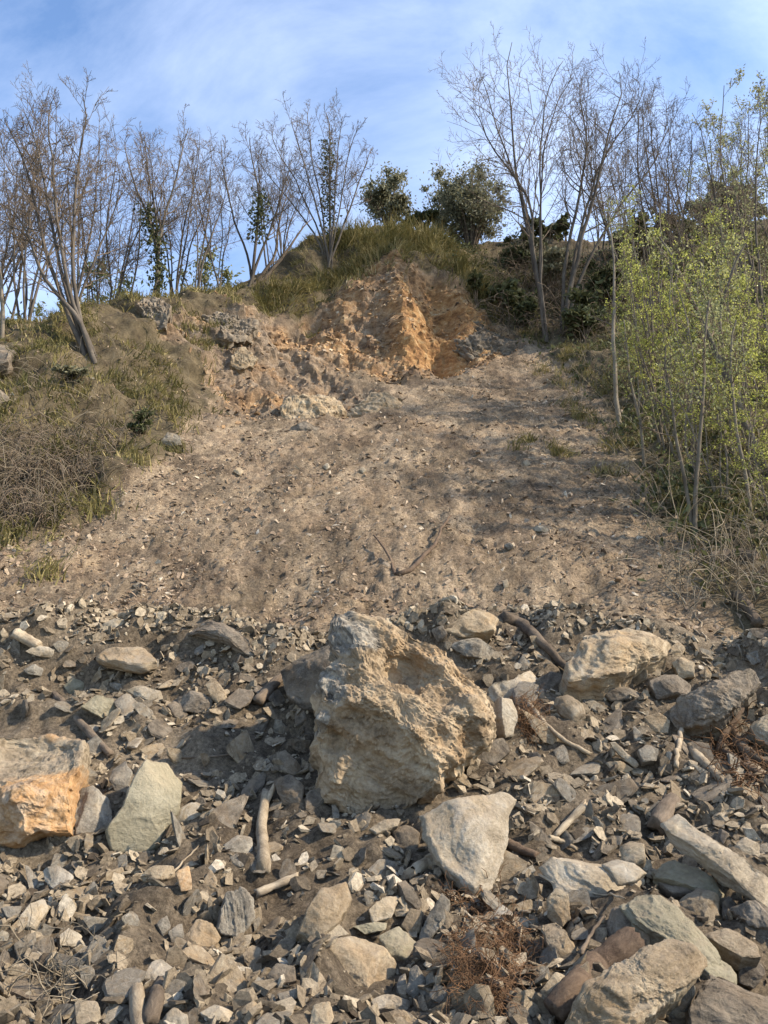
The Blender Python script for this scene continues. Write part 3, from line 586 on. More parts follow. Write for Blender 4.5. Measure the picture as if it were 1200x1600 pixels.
R('cream slab lying low beside the big grey slab', [(1096, 1452), (1140, 1444), (1180, 1466), (1192, 1494), (1160, 1496), (1120, 1474)], 'tan', 0.10, n=(0, -.5, .85), lift=0.12)
R('brown block at the end of the slanting rock beam', [(1154, 1500), (1186, 1492), (1200, 1520), (1180, 1544), (1156, 1536)], 'dark', 0.14, lift=0.10)
R('grey slab sunk between pale plank and cream slab', [(1140, 1412), (1180, 1404), (1225, 1426), (1220, 1452), (1170, 1444)], 'dark', 0.12, lift=0.10)
R('tan stone tucked under the chunky boulder of the pile', [(842, 1548), (868, 1516), (886, 1524), (880, 1552), (852, 1564)], 'tan', 0.12, lift=0.06)
# upper left of the mound
R('broad flat slab capping the upper mound, shadow under its edge', [(146, 1018), (176, 1004), (216, 1002), (240, 1014), (249, 1032), (222, 1038), (184, 1032), (160, 1028)], 'tan', 0.12, n=(0.05, -0.45, 0.85), lift=0.14, lam=0.04, name='rock_slab', cat='slab')
R('dark striated slab on the mound shoulder', [(262, 1090), (300, 1078), (332, 1086), (334, 1104), (310, 1116), (280, 1110)], 'dark', 0.14, lift=0.12, lam=0.06)
R('upright brown flake beside the dark striated slab', [(318, 1066), (334, 1056), (352, 1078), (357, 1098), (348, 1106), (330, 1090)], 'tan', 0.07, lift=0.10)
R('diamond shaped grey slab on the mound below two flat slabs', [(176, 1096), (196, 1082), (216, 1094), (206, 1124), (192, 1122)], 'grey', 0.06, lift=0.09, name='rock_slab', cat='slab')
R('pale flat slab above the diamond shaped one', [(194, 1074), (216, 1068), (250, 1078), (257, 1092), (238, 1098), (212, 1086)], 'pale', 0.06, lift=0.09, name='rock_slab', cat='slab')
R('flat tan slab beside the diamond shaped one', [(124, 1104), (150, 1084), (178, 1090), (184, 1116), (160, 1122)], 'olive', 0.07, lift=0.09, name='rock_slab', cat='slab')
R('square olive slab lying flat on the upper mound', [(98, 1070), (116, 1058), (136, 1068), (124, 1086), (108, 1086)], 'olive', 0.05, lift=0.05, name='rock_slab', cat='slab')
R('pale flat slab beside the grey log on the upper mound', [(38, 1018), (60, 1006), (86, 1014), (84, 1028), (60, 1026)], 'pale', 0.06, lift=0.06, name='rock_slab', cat='slab')
R('blue grey flake on the upper mound', [(34, 1046), (54, 1036), (68, 1044), (64, 1056), (44, 1054)], 'grey', 0.05, lift=0.05)
R('brown blade of rock below the diamond shaped slab', [(262, 1098), (276, 1092), (294, 1116), (288, 1126), (272, 1120)], 'dark', 0.06, lift=0.05)
R('long dark sliver of rock lying along the mound crest', [(290, 972), (312, 964), (352, 974), (392, 998), (400, 1012), (380, 1012), (340, 990), (302, 982)], 'dark', 0.10, lift=0.10, lam=0.05, n=(0, -.6, .75))
R('yellow brown flat stone on the crest left of the dark sliver', [(156, 976), (178, 964), (196, 968), (190, 984), (166, 986)], 'pale', 0.05, lift=0.05)
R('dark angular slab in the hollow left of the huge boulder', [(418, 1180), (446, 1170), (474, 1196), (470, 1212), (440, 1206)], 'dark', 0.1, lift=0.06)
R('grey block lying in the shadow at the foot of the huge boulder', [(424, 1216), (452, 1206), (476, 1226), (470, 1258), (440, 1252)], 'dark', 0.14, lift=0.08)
R('pale flake propped under the huge boulder', [(576, 1292), (600, 1280), (628, 1274), (622, 1290), (588, 1303)], 'pale', 0.05, lift=0.08)
R('dark round stone under the huge boulder by the triangular slab', [(610, 1296), (636, 1286), (656, 1300), (650, 1330), (620, 1324)], 'dark', 0.12, dome=.1, lift=0.05)
R('grey square stone on the gravel right of the triangular slab', [(996, 1170), (1012, 1160), (1030, 1168), (1028, 1186), (1004, 1190)], 'grey', 0.1, lift=0.08)
R('long pale splinter of rock on the right gravel', [(950, 1160), (962, 1158), (1000, 1194), (996, 1202), (974, 1188)], 'pale', 0.05, lift=0.06)
R('tan splinter lying below the long pale one', [(946, 1190), (970, 1188), (992, 1202), (980, 1208), (954, 1202)], 'tan', 0.05, lift=0.05)
R('smooth brown slab half buried in gravel below the overhang', [(1004, 1120), (1030, 1112), (1048, 1126), (1044, 1146), (1018, 1144)], 'tan', 0.1, lift=0.06)
R('brown slab stacked under the crest boulder', [(1012, 1060), (1040, 1048), (1084, 1060), (1080, 1080), (1030, 1084)], 'dark', 0.14, lift=0.12, n=(0, -.7, .6))
R('flat dark flake stacked left of the brown slab', [(940, 1078), (970, 1070), (1014, 1080), (1000, 1092), (956, 1090)], 'dark', 0.08, lift=0.10, n=(0, -.7, .6))
R('tan block perched on the stack beside the crest boulder', [(1050, 1034), (1066, 1024), (1086, 1034), (1086, 1056), (1060, 1058)], 'tan', 0.14, lift=0.14)
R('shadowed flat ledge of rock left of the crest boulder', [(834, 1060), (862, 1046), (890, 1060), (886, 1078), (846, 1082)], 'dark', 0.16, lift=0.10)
# rocks on and above the slide
R('pale tan rock outcrop protruding from the upper slide', [(438, 640), (452, 616), (472, 604), (500, 612), (530, 622), (542, 642), (500, 650), (456, 654)], 'tan', 0.9, n=(0.2, -0.6, 0.75), dome=0.08, rough=0.06, lam=0.05, lift=0.38, anchor=(490, 648), density=1.6, name='rock_outcrop', cat='outcrop')
R('tan boulder lodged on the ledge left of the scar', [(358, 566), (364, 546), (384, 540), (402, 556), (400, 572), (374, 576)], 'tan', 0.7, n=(0.25, -0.7, 0.6), dome=0.06, rough=0.09, lift=0.25, anchor=(380, 572), density=1.8, name='boulder', cat='boulder')
R('grey olive outcrop at the right foot of the scar', [(708, 540), (724, 498), (764, 490), (800, 510), (814, 536), (794, 554), (744, 558)], 'dark', 1.0, n=(0.1, -0.75, 0.6), dome=0.05, rough=0.09, lam=0.07, lift=0.05, anchor=(760, 552), density=1.6, name='rock_outcrop', cat='outcrop')
R('low pale ridge of rock right of the pale tan outcrop', [(540, 632), (580, 612), (640, 618), (636, 634), (580, 644)], 'tan', 0.6, n=(0.1, -0.6, 0.7), dome=0.04, rough=0.09, lift=0.05, anchor=(590, 640), density=1.4, name='rock_outcrop', cat='outcrop')
R('blocky earth covered outcrop on the ridge beside bare trees', [(214, 474), (228, 458), (252, 456), (268, 478), (262, 506), (234, 508)], 'dark', 0.8, n=(0.1, -0.8, 0.5), dome=0.05, rough=0.10, lift=0.12, anchor=(242, 505), density=1.6, name='rock_outcrop', cat='outcrop')
R('flat ledge rock at the left end of the hillside', [(-40, 548), (-10, 534), (24, 538), (30, 546), (10, 556), (-30, 558)], 'dark', 0.5, lift=0.05, n=(0, -.5, .8), density=1.4, name='rock_outcrop', cat='outcrop')
R('brown rock face showing through hillside grass', [(-40, 620), (0, 606), (14, 620), (12, 640), (-20, 644)], 'dark', 0.5, lift=0.08, density=1.4, name='rock_outcrop', cat='outcrop')
R('layered ledge of schist under the ridge turf', [(300, 500), (340, 484), (400, 500), (392, 520), (350, 528), (310, 520)], 'dark', 0.8, n=(0.2, -0.75, 0.6), dome=.04, rough=0.10, lam=0.08, lift=0.05, density=1.5, name='rock_outcrop', cat='outcrop')
R('grey rock slab at the lower end of the left bank', [(250, 690), (262, 674), (282, 680), (284, 694), (266, 698)], 'grey', 0.3, lift=0.2, density=1.5)
R('dark rock clump just below the pale tan outcrop', [(452, 664), (476, 656), (500, 668), (490, 678), (464, 676)], 'dark', 0.25, lift=0.12, density=1.5)
for lab, pts, mt in (
  ('white flat stone lying alone on the middle of the slide', [(824, 824), (845, 820), (862, 825), (850, 831), (830, 830)], 'pale'),
  ('pale upright stone on the lower slide below the forked branch', [(784, 908), (792, 902), (796, 914), (788, 920)], 'pale'),
  ('whitish lump on the left middle of the slide', [(364, 736), (372, 730), (382, 735), (376, 744)], 'pale'),
  ('white stone in the upper right of the slide', [(816, 722), (824, 717), (830, 724), (822, 730)], 'pale'),
  ('grey stone on the slide near the forked branch', [(786, 852), (796, 847), (804, 853), (796, 859)], 'grey'),
  ('pale flat flake low on the slide near the left bank', [(158, 958), (172, 951), (186, 957), (174, 963)], 'pale'),
  ('grey flat flake on the lower left slide', [(206, 914), (216, 909), (224, 915), (214, 920)], 'grey'),
  ('round pale stone in the upper middle of the slide', [(504, 728), (512, 723), (517, 729), (510, 734)], 'pale'),
  ('round whitish stone left of the pale one on the upper slide', [(560, 733), (567, 729), (573, 734), (567, 739)], 'pale')):
    R(lab, pts, mt, 0.12, lift=0.07, density=1.6, name='stone', cat='stone')

# ------------------------------------------------------------------ many smaller individual rocks
def ico(sub):
    bm = bmesh.new(); bmesh.ops.create_icosphere(bm, subdivisions=sub, radius=1.0); bm.verts.ensure_lookup_table()
    V = np.array([v.co[:] for v in bm.verts]); F = np.array([[v.index for v in f.verts] for f in bm.faces]); bm.free(); return V, F
ICO2, ICOF2 = ico(3)
def cut_rock(rg, flat, long_, nplanes=14, rough=0.012, VF=(ICO2, ICOF2)):
    V, F = VF; n = rg.normal(size=(nplanes, 3))
    if flat < 0.4: n[:, 2] *= 0.22
    n = unit(n); dd = rg.uniform(0.6, 1.0, nplanes)
    n = np.vstack([n, [[0, 0, 1], [0, 0, -1]]]); dd = np.append(dd, [0.6, 0.6])
    if flat < 0.4: n[-2:, :2] += rg.normal(size=(2, 2))*0.07; n[-2:] = unit(n[-2:])
    dots = V@n.T; r = np.where(dots > 0.08, dd/np.maximum(dots, 0.08), 9).min(1); r = np.minimum(r, 1.5)
    Q_ = V*r[:, None]
    sc = np.array([1.0*long_, 1.0/long_**0.3, flat]); Q_ = Q_*sc; Q_ = Q_/np.ptp(Q_[:, :2], axis=0).max()
    Nn = vnormals(Q_, F); o = rg.uniform(0, 40, 3)
    Q_ = Q_+Nn*(rough*(fbm(Q_*4+o, 3)+0.5*fbm(Q_*11+o, 2, .5, True))+0.028*strata(Q_+o, (0.05, 0.08, 1), 0.06, 3, 0.3))[:, None]
    return Q_, F
PROTO = {}
for kind, (fl, lo, cnt) in dict(flake=(0.17, 1.3, 14), blade=(0.24, 2.0, 8), block=(0.50, 1.25, 8)).items():
    for i in range(cnt):
        q, f = cut_rock(np.random.default_rng(500+i+len(kind)*31), fl*rng.uniform(0.8, 1.25), lo, 9)
        me = mesh(kind, q, f); me.set_sharp_from_angle(angle=math.radians(30)); PROTO.setdefault(kind, []).append(me)
from mathutils import Matrix, Quaternion
def inside_any(u, v, pad=0):
    for p in HERO_POLYS:
        if p[:, 0].min()-pad < u < p[:, 0].max()+pad and p[:, 1].min()-pad < v < p[:, 1].max()+pad:
            if poly_sd(np.array([u]), np.array([v]), p)[0] > -pad: return True
    return False
SOIL = [((330, 1135), 60, 45), ((225, 1420), 62, 55), ((235, 1500), 45, 45), ((480, 1320), 90, 45), ((760, 1500), 70, 70), ((60, 1080), 50, 30), ((880, 1180), 40, 40), ((60, 1160), 70, 40), ((440, 1400), 50, 40)]
def soil_at(u, v): return any(((u-c[0])/a)**2+((v-c[1])/b)**2 < 1 for c, a, b in SOIL)
GL = {  # kind, material -> label and group
 ('flake', 'grey'): ('small flat grey schist flake', 'loose grey flakes on the mound'),
 ('flake', 'tan'): ('small flat tan schist flake', 'loose tan flakes on the mound'),
 ('flake', 'dark'): ('small flat dark schist flake', 'loose dark flakes on the mound'),
 ('blade', 'grey'): ('small elongated grey splinter', 'grey splinters on the mound'),
 ('blade', 'tan'): ('small elongated tan splinter', 'tan splinters on the mound'),
 ('blade', 'dark'): ('small elongated dark splinter', 'dark splinters on the mound'),
 ('block', 'grey'): ('small chunky grey stone', 'chunky grey stones on the mound'),
 ('block', 'tan'): ('small chunky tan stone', 'chunky tan stones on the mound'),
 ('block', 'pale'): ('small chunky whitish stone', 'chunky whitish stones on the mound'),
}
MESHMAT = {}
def proto(kind, mt, i):
    k = (kind, mt, i)
    if k not in MESHMAT:
        me = PROTO[kind][i].copy(); me.materials.clear(); me.materials.append(MR[mt]); MESHMAT[k] = me
    return MESHMAT[k]
def orient(nv, rg, tilt):
    n = unit(nv+rg.normal(size=3)*tilt); e1 = unit(np.cross(rg.normal(size=3), n)); e2 = np.cross(n, e1); return np.stack([e1, e2, n], 1)
LAND = [((620, 1130), 'the huge ochre boulder'), ((740, 1315), 'the pale triangular slab'), ((228, 1260), 'the tall standing slab'), ((40, 1230), 'the orange faced block'), ((970, 1020), 'the pale topped crest boulder'),
        ((1115, 1090), 'the dark overhanging boulder'), ((995, 1535), 'the chunky boulder of the block pile'), ((925, 1370), 'the white flat plate'), ((1130, 1335), 'the long pale plank of rock'), ((562, 1508), 'the broad dusty rock'),
        ((372, 1425), 'the layered blue grey block'), ((408, 1295), 'the pale forked log'), ((128, 1130), 'the straight grey brown pole'), ((200, 1020), 'the flat slab capping the mound'), ((300, 1095), 'the dark striated slab'),
        ((765, 1500), 'the rusty root mat'), ((65, 1540), 'the dry straw coloured roots'), ((215, 1565), 'the two short upright logs'), ((1150, 1185), 'the tangle of brown roots'), ((880, 1150), 'the slender pale branch'),
        ((620, 1440), 'the olive striped block'), ((890, 1285), 'the splintered slat of wood'), ((225, 1430), 'the bare soil hollow'), ((345, 990), 'the dark sliver on the crest')]
def landmark(u, v): return min(LAND, key=lambda l: (l[0][0]-u)**2+(l[0][1]-v)**2)[1]
placed = []; rg = np.random.default_rng(77); count = 0
keys = list(GL); wts = np.array([5.5, 4.5, 4, 2.8, 2.6, 2.0, 0.9, 1.2, 0.6]); wts /= wts.sum()
sizes = np.sort(np.concatenate([rg.uniform(36, 64, 52), rg.uniform(24, 38, 118), rg.uniform(16, 25, 118)]))[::-1]
for s in sizes:
    for tr in range(25):
        u = rg.uniform(-30, 1230); v = 990+(rg.uniform(0, 1)**0.85)*615
        if s > 30 and v < 1090: continue
        if inside_any(u, v, s*0.25) or (soil_at(u, v) and rg.random() < 0.85): continue
        if any((u-a)**2+(v-b)**2 < (0.42*(s+c))**2 for a, b, c in placed): continue
        p, gn = hit(u, v)
        if p[1] > 8.5: continue
        kind, mt = keys[rg.choice(len(keys), p=wts)]
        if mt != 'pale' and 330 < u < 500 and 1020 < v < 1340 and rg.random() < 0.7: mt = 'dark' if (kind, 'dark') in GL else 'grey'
        t = np.linalg.norm(p-EYE); size = s*t/FPX*1.15
        o = link('stone', proto(kind, mt, int(rg.integers(len(PROTO[kind])))), label=GL[(kind, mt)][0]+' near '+landmark(u, v), cat='stone', group=GL[(kind, mt)][1])
        A = orient(gn*0.8+unit(EYE-p)*0.35, rg, 0.42)*size
        m4 = np.eye(4); m4[:3, :3] = A; m4[:3, 3] = p+gn*size*0.09
        o.matrix_world = Matrix(m4.tolist()); placed.append((u, v, s)); count += 1
        break

# ------------------------------------------------------------------ uncountable gravel: chips on the mound and on the slide
def chip_protos(n, npts, seed):
    out = []; r_ = np.random.default_rng(seed)
    for i in range(n):
        bm = bmesh.new(); fl = r_.uniform(0.12, 0.42)
        for q in r_.normal(size=(npts, 3)):
            q = q/np.linalg.norm(q)*r_.uniform(0.75, 1); bm.verts.new((q[0]*0.5, q[1]*0.36, q[2]*0.5*fl))
        bmesh.ops.convex_hull(bm, input=bm.verts); bmesh.ops.triangulate(bm, faces=bm.faces)
        lo = [v for v in bm.verts if not v.link_faces]; bmesh.ops.delete(bm, geom=lo, context='VERTS')
        bm.verts.index_update()
        out.append((np.array([v.co[:] for v in bm.verts]), np.array([[v.index for v in f.verts] for f in bm.faces]))); bm.free()
    return out
def plate_protos(n, seed):
    out = []; r_ = np.random.default_rng(seed)
    for i in range(n):
        k = int(r_.integers(4, 7)); a = np.sort((np.arange(k)+r_.uniform(-.3, .3, k))*2*math.pi/k); rad = r_.uniform(0.36, 0.52, k); asp = r_.uniform(0.42, 0.95); t = r_.uniform(0.06, 0.20)
        top = np.stack([np.cos(a)*rad, np.sin(a)*rad*asp, t*(0.5+r_.uniform(-.25, .25, k))], 1); sh = r_.normal(size=2)*t*0.6
        bot = np.stack([np.cos(a)*rad*r_.uniform(0.82, 1.05, k)+sh[0], np.sin(a)*rad*asp*r_.uniform(0.82, 1.05, k)+sh[1], t*(-0.5+r_.uniform(-.25, .25, k))], 1)
        F = [[0, j, j+1] for j in range(1, k-1)]+[[k, k+j+1, k+j] for j in range(1, k-1)]
        for j in range(k): q = (j+1) % k; F += [[j, k+j, k+q], [j, k+q, q]]
        out.append((np.vstack([top, bot]), np.array(F)))
    return out
CH = plate_protos(22, 5)+chip_protos(5, 11, 5); CHS = chip_protos(10, 6, 6)
LOGPX = [[(84, 1084), (128, 1132), (172, 1178)],
  [(416, 1238), (408, 1290), (413, 1356)],
  [(401, 1396), (466, 1368)],
  [(210, 1522), (214, 1560), (221, 1612)],
  [(251, 1536), (243, 1566), (234, 1600)],
  [(640, 1372), (660, 1352), (684, 1334)],
  [(792, 1316), (812, 1326), (838, 1337)],
  [(1026, 1294), (1038, 1270), (1050, 1248)],
  [(786, 966), (812, 972), (842, 1000), (872, 1030), (900, 1056), (930, 1086)],
  [(824, 1098), (850, 1130), (880, 1156), (922, 1178)],
  [(1064, 1138), (1060, 1168), (1056, 1198)],
  [(868, 1306), (890, 1282), (916, 1256)],
  [(858, 1308), (878, 1314), (900, 1326)],
  [(402, 1098), (420, 1076), (440, 1058)],
  [(866, 1584), (896, 1546), (930, 1506), (992, 1470)],
  [(24, 990), (44, 1000), (60, 1010)],
  [(1154, 1082), (1158, 1104), (1148, 1128), (1128, 1150), (1124, 1176)],
  [(16, 1160), (34, 1186), (52, 1208), (72, 1222)],
  [(842, 1366), (880, 1388), (930, 1394), (976, 1404)],
  [(908, 1492), (924, 1456), (944, 1432)],
  [(286, 1184), (330, 1182), (384, 1176)],
  [(268, 1366), (288, 1344), (310, 1322)],
  [(618, 898), (644, 893), (662, 868), (682, 848), (690, 826), (704, 806)],
  [(1108, 876), (1140, 868), (1182, 872)],
  [(1152, 928), (1168, 948), (1188, 976)],
  [(1020, 962), (1060, 968), (1095, 990), (1116, 1010)],
  [(1040, 914), (1070, 940), (1092, 968), (1104, 1000)],
  [(1128, 792), (1160, 772), (1200, 756)],
  [(1078, 1168), (1100, 1192), (1130, 1222)],
  [(1130, 1172), (1160, 1196), (1196, 1212)],
  [(1146, 1140), (1164, 1176), (1172, 1214)],
  [(1150, 1160), (1180, 1184), (1220, 1196)]]
def clear_of(pts):
    d = pts-EYE; z = d[:, 1]*CP+d[:, 2]*SP; u = 600+FPX*d[:, 0]/z; v = 800-FPX*(d[:, 2]*CP-d[:, 1]*SP)/z; ok = np.ones(len(pts), bool)
    for p in HERO_POLYS:
        if p[:, 1].max() > 960: ok &= poly_sd(u, v, p) < 1
    for l in LOGPX:
        for (a, b), (c, e) in zip(l[:-1], l[1:]):
            t = np.clip(((u-a)*(c-a)+(v-b)*(e-b))/((c-a)**2+(e-b)**2), 0, 1); ok &= (u-a-t*(c-a))**2+(v-b-t*(e-b))**2 > 14**2
    return ok
def scatter(name, pts, nrm, size, protos, mat, tint, seed, tilt=0.4, label=None, cat=None):
    r_ = np.random.default_rng(seed); which = r_.integers(0, len(protos), len(pts)); Vs, Fs, Ts = [], [], []; base = 0
    nn = unit(nrm+r_.normal(size=nrm.shape)*tilt); e1 = unit(np.cross(r_.normal(size=nrm.shape), nn)); e2 = np.cross(nn, e1)
    for k, (v, f) in enumerate(protos):
        s = np.nonzero(which == k)[0]
        if not len(s): continue
        q = (v[None, :, 0, None]*e1[s, None]+v[None, :, 1, None]*e2[s, None]+v[None, :, 2, None]*nn[s, None])*size[s, None, None]+pts[s, None]
        Vs.append(q.reshape(-1, 3)); Fs.append((f[None]+(np.arange(len(s))*len(v))[:, None, None]+base).reshape(-1, 3)); Ts.append(np.repeat(tint[s], len(v))); base += len(s)*len(v)
    return link(name, mesh(name, np.concatenate(Vs), np.concatenate(Fs), {'tint': np.concatenate(Ts)}, smooth_=False), mat, label=label, cat=cat, kind='stuff')
def ground_pts(n, xf, ylo, yhi, dens, seed, ypow=1.0):
    """random points on the ground, kept with probability dens(x, y)"""
    r_ = np.random.default_rng(seed); P_, N_ = [], []
    while len(P_) < n:
        y = ylo+(yhi-ylo)*r_.random(n)**ypow; x = r_.uniform(-1, 1, n)*xf(y); k = r_.random(n) < dens(x, y)
        for x_, y_ in zip(x[k], y[k]):
            p, nn = drop(x_, y_)
            if p is not None: P_.append(p); N_.append(nn)
            if len(P_) >= n: break
    return np.array(P_), np.array(N_)
def soil_w(x, y):
    m = np.zeros(len(x), bool)
    for (sx, sy, sr) in SOILW: m |= (x-sx)**2+(y-sy)**2 < sr*sr
    return m
def n2d(x, y, f, z, fy=None): return pnoise(np.stack([x*f, y*(fy or f), x*0+z], 1))
SOILW = []
for c, a, b in SOIL:
    h_, _ = hit(*c); SOILW.append((h_[0], h_[1], a*np.linalg.norm(h_-EYE)/FPX*1.1))
def dh(x, y): return gmask(m_heap, x, y)*np.where(soil_w(x, y), 0.25, 1.0)*(0.5+0.5*np.clip(0.5+1.6*n2d(x, y, 1.3, 3.0), 0, 1))
xf = lambda y: 0.56*y+0.9
r_ = np.random.default_rng(1)
p_, n_ = ground_pts(19000, xf, 3.0, 8.9, dh, 21); p2_, n2_ = ground_pts(4200, xf, 7.0, 8.9, lambda x, y: np.exp(-((y-np.interp(x, CRX, CRY)+0.35)/0.35)**2), 27); p_, n_ = np.vstack([p_, p2_]), np.vstack([n_, n2_])   # the ragged bank along the crest
k_ = clear_of(p_); p_, n_ = p_[k_], n_[k_]; sz = 0.035+0.115*r_.random(len(p_))**2.6
scatter('scree', p_+n_*sz[:, None]*0.14, n_, sz, CH, M_CHIP, np.clip(r_.normal(0.50, 0.25, len(p_)), 0, 1), 2, 0.62, 'grey brown schist shards covering the rubble mound', 'scree')
p_, n_ = ground_pts(15000, xf, 3.0, 8.9, lambda x, y: 0.3+0.7*dh(x, y), 22); sz = 0.010+0.026*r_.random(len(p_))**1.6
scatter('gravel', p_+n_*sz[:, None]*0.1, n_, sz, CHS, M_CHIP, np.clip(r_.normal(0.46, 0.24, len(p_)), 0, 1), 3, 0.6, 'fine gravel and crumbs between stones of the mound', 'gravel')
def ds(x, y):
    e = smooth(8.6, 11.5, y)* smooth(1.0, 5.0, np.abs(x-0.3)/(0.3*y+0.6)*3.4)
    return gmask(m_slide, x, y)*(1-gmask(m_heap, x, y))*(0.25+0.45*e+0.6*np.clip(2.2*n2d(x, y, 0.9, 8.0, 0.6), 0, 1))+0.12*gmask(m_bank, x, y)
p_, n_ = ground_pts(26000, lambda y: 0.50*y+1.0, 8.3, 25, ds, 23, 1.25); sz = (0.035+0.14*r_.random(len(p_))**4.5)*(0.75+p_[:, 1]/40)
scatter('slope_gravel', p_+n_*sz[:, None]*0.1, n_, sz, CHS, M_SCHIP, np.clip(np.where(r_.random(len(p_)) < 0.55, r_.normal(0.36, 0.12, len(p_)), r_.normal(0.66, 0.20, len(p_))), 0, 1), 4, 0.6, 'loose stone chips strewn over the brown slide', 'gravel')
p_, n_ = ground_pts(4200, lambda y: 0.42*y, 16, 30, lambda x, y: gmask(m_scar, x, y)+0.3*gmask(m_ledge, x, y), 24); sz = 0.06+0.18*r_.random(len(p_))**3.0
scatter('scar_rubble', p_+n_*sz[:, None]*0.02, unit(n_+np.array(LB)*0.6), sz, CH, M_SCARCHIP, np.clip(r_.normal(0.40, 0.25, len(p_))+0.25*(gmask(m_scar, p_[:, 0], p_[:, 1])-0.5), 0, 1), 5, 0.5, 'broken orange brown rock fragments covering the scar', 'rubble')
# ------------------------------------------------------------------ tubes: logs, sticks, roots, stems
def resample(pts, n):
    pts = np.asarray(pts, float); d = np.concatenate([[0], np.cumsum(np.linalg.norm(np.diff(pts, axis=0), axis=1))]); t = np.linspace(0, d[-1], n)
    return np.stack([np.interp(t, d, pts[:, k]) for k in range(3)], 1)
def smooth_path(pts, n):
    q = resample(pts, max(n, 4)*2)
    for _ in range(3): q[1:-1] = 0.25*q[:-2]+0.5*q[1:-1]+0.25*q[2:]
    return resample(q, n)
def tubes(paths, k):
    """paths: list of (pts (n,3), radii (n,)) -> V, F"""
    by = {}
    for p, r in paths: by.setdefault(len(p), []).append((p, r))
    Vs, Fs, base = [], [], 0
    a = np.linspace(0, 2*math.pi, k, endpoint=False)
    for n, lst in by.items():
        Pn = np.array([p for p, _ in lst]); Rn = np.array([r for _, r in lst]); m = len(lst)
        T = unit(np.gradient(Pn, axis=1)); ref = np.where(np.abs(T[:, :1, 2:3]) > 0.85, np.array([1.0, 0, 0]), np.array([0, 0, 1.0]))
        U = unit(np.cross(T, np.broadcast_to(ref, T.shape))); Wv = np.cross(T, U)
        ring = Pn[:, :, None]+Rn[:, :, None, None]*(np.cos(a)[:, None]*U[:, :, None]+np.sin(a)[:, None]*Wv[:, :, None])
        Vs.append(ring.reshape(-1, 3))
        I = np.arange(m*n*k).reshape(m, n, k)+base; J = np.roll(I, -1, 2)
        Fs.append(np.stack([I[:, :-1], J[:, :-1], J[:, 1:], I[:, 1:]], -1).reshape(-1, 4)); base += m*n*k
    return np.concatenate(Vs), np.concatenate(Fs)
def capped(path, rad, k=12, rough=0.12, seed=0, splinter=0.0):
    n = len(path); V, F = tubes([(path, rad)], k); r_ = np.random.default_rng(seed)
    C = np.repeat(path, k, 0); d = V-C; V = C+d*(1+rough*(fbm(V*14+seed, 3)+1.4*facet(V*9+seed, seed)))[:, None]
    if splinter:
        t = unit(path[-1]-path[-2]); V[-k:] += t*(r_.uniform(-1, 1, k)*splinter)[:, None]; t = unit(path[0]-path[1]); V[:k] += t*(r_.uniform(-1, 1, k)*splinter)[:, None]
    V = np.vstack([V, path[0], path[-1]]); a, b = len(V)-2, len(V)-1
    i = np.arange(k); j = np.roll(i, -1); o = (n-1)*k
    return V, [F, np.concatenate([np.stack([np.full(k, a), j, i], 1), np.stack([np.full(k, b), o+i, o+j], 1)])]
_lg = [0]
def log(label, px, r0, r1, mat=None, lift=1.0, rough=0.19, name='log', cat='log', n=14, forks=(), wob=0.02, splinter=0.02, k=12, lifts=None):
    """a stick or log whose path is laid over the ground under the given pixels"""
    _lg[0] += 1; sd = _lg[0]; r_ = np.random.default_rng(sd+900)
    def path(px_, ra, rb, n_, lf):
        w = []
        for i, (u, v) in enumerate(px_):
            p, gn = hit(u, v); l = (ra+rb)/2*lift+(lf[i] if lf else 0)
            w.append(p+unit(EYE-p)*l)
        q = smooth_path(w, n_); q[1:-1] += r_.normal(size=(n_-2, 3))*wob*np.linalg.norm(q[-1]-q[0])*0.4
        return q, np.linspace(ra, rb, n_)
    q, rad = path(px, r0, r1, n, lifts); org = q[n//2].copy()
    if not forks:
        V, F = capped(q-org, rad, k, rough, seed=sd, splinter=splinter); rot = Vector(q[-1]-q[0]).to_track_quat('Z', 'Y')
        o = link(name, mesh(name, V@np.array(rot.to_matrix()), F), mat or M_LOG, label=label, cat=cat, loc=org); o.rotation_euler = rot.to_euler(); return o
    e = link(name, None, label=label, cat=cat, loc=org)
    V, F = capped(q-org, rad, k, rough, seed=sd, splinter=splinter); link('stem', mesh('stem', V, F), mat or M_LOG, e)
    for fpx, fa, fb, lf in forks:
        w = path(fpx, fa, fb, 9, lf)[0]; w[0] = q[np.argmin(np.linalg.norm(q-w[0], axis=1))]
        V, F = capped(w-org, np.linspace(fa, fb, 9), 8, seed=sd+1); link('fork', mesh('fork', V, F), mat or M_LOG, e)
    return e
log('straight grey brown pole lying across the mound above the orange block', [(84, 1084), (128, 1132), (172, 1178)], 0.034, 0.032, M_LOGD, 1.3, wob=0.004)
log('pale forked log standing in the scree below the huge boulder', [(416, 1238), (408, 1290), (413, 1356)], 0.036, 0.047, M_LOG, 1.6, forks=[([(410, 1268), (420, 1246), (432, 1222)], 0.024, 0.018, [0, .04, .08])], wob=0.004)
log('short straight stick on bare soil below the forked log', [(401, 1396), (466, 1368)], 0.026, 0.020, M_LOG, 1.1, name='stick', cat='stick', wob=0.004)
log('short upright pale log at the mound foot', [(210, 1522), (214, 1560), (221, 1612)], 0.030, 0.036, M_LOG, 1.8, wob=0.003)
log('short dark upright log with pale broken top at the mound foot', [(251, 1536), (243, 1566), (234, 1600)], 0.034, 0.040, M_LOGD, 1.8, wob=0.003)
log('splintered end of wood sticking out under the triangular slab', [(640, 1372), (660, 1352), (684, 1334)], 0.048, 0.030, M_LOG, 1.2, splinter=0.07)
log('orange brown branch stub right of the triangular slab', [(792, 1316), (812, 1326), (838, 1337)], 0.032, 0.026, M_LOGR, 1.2)
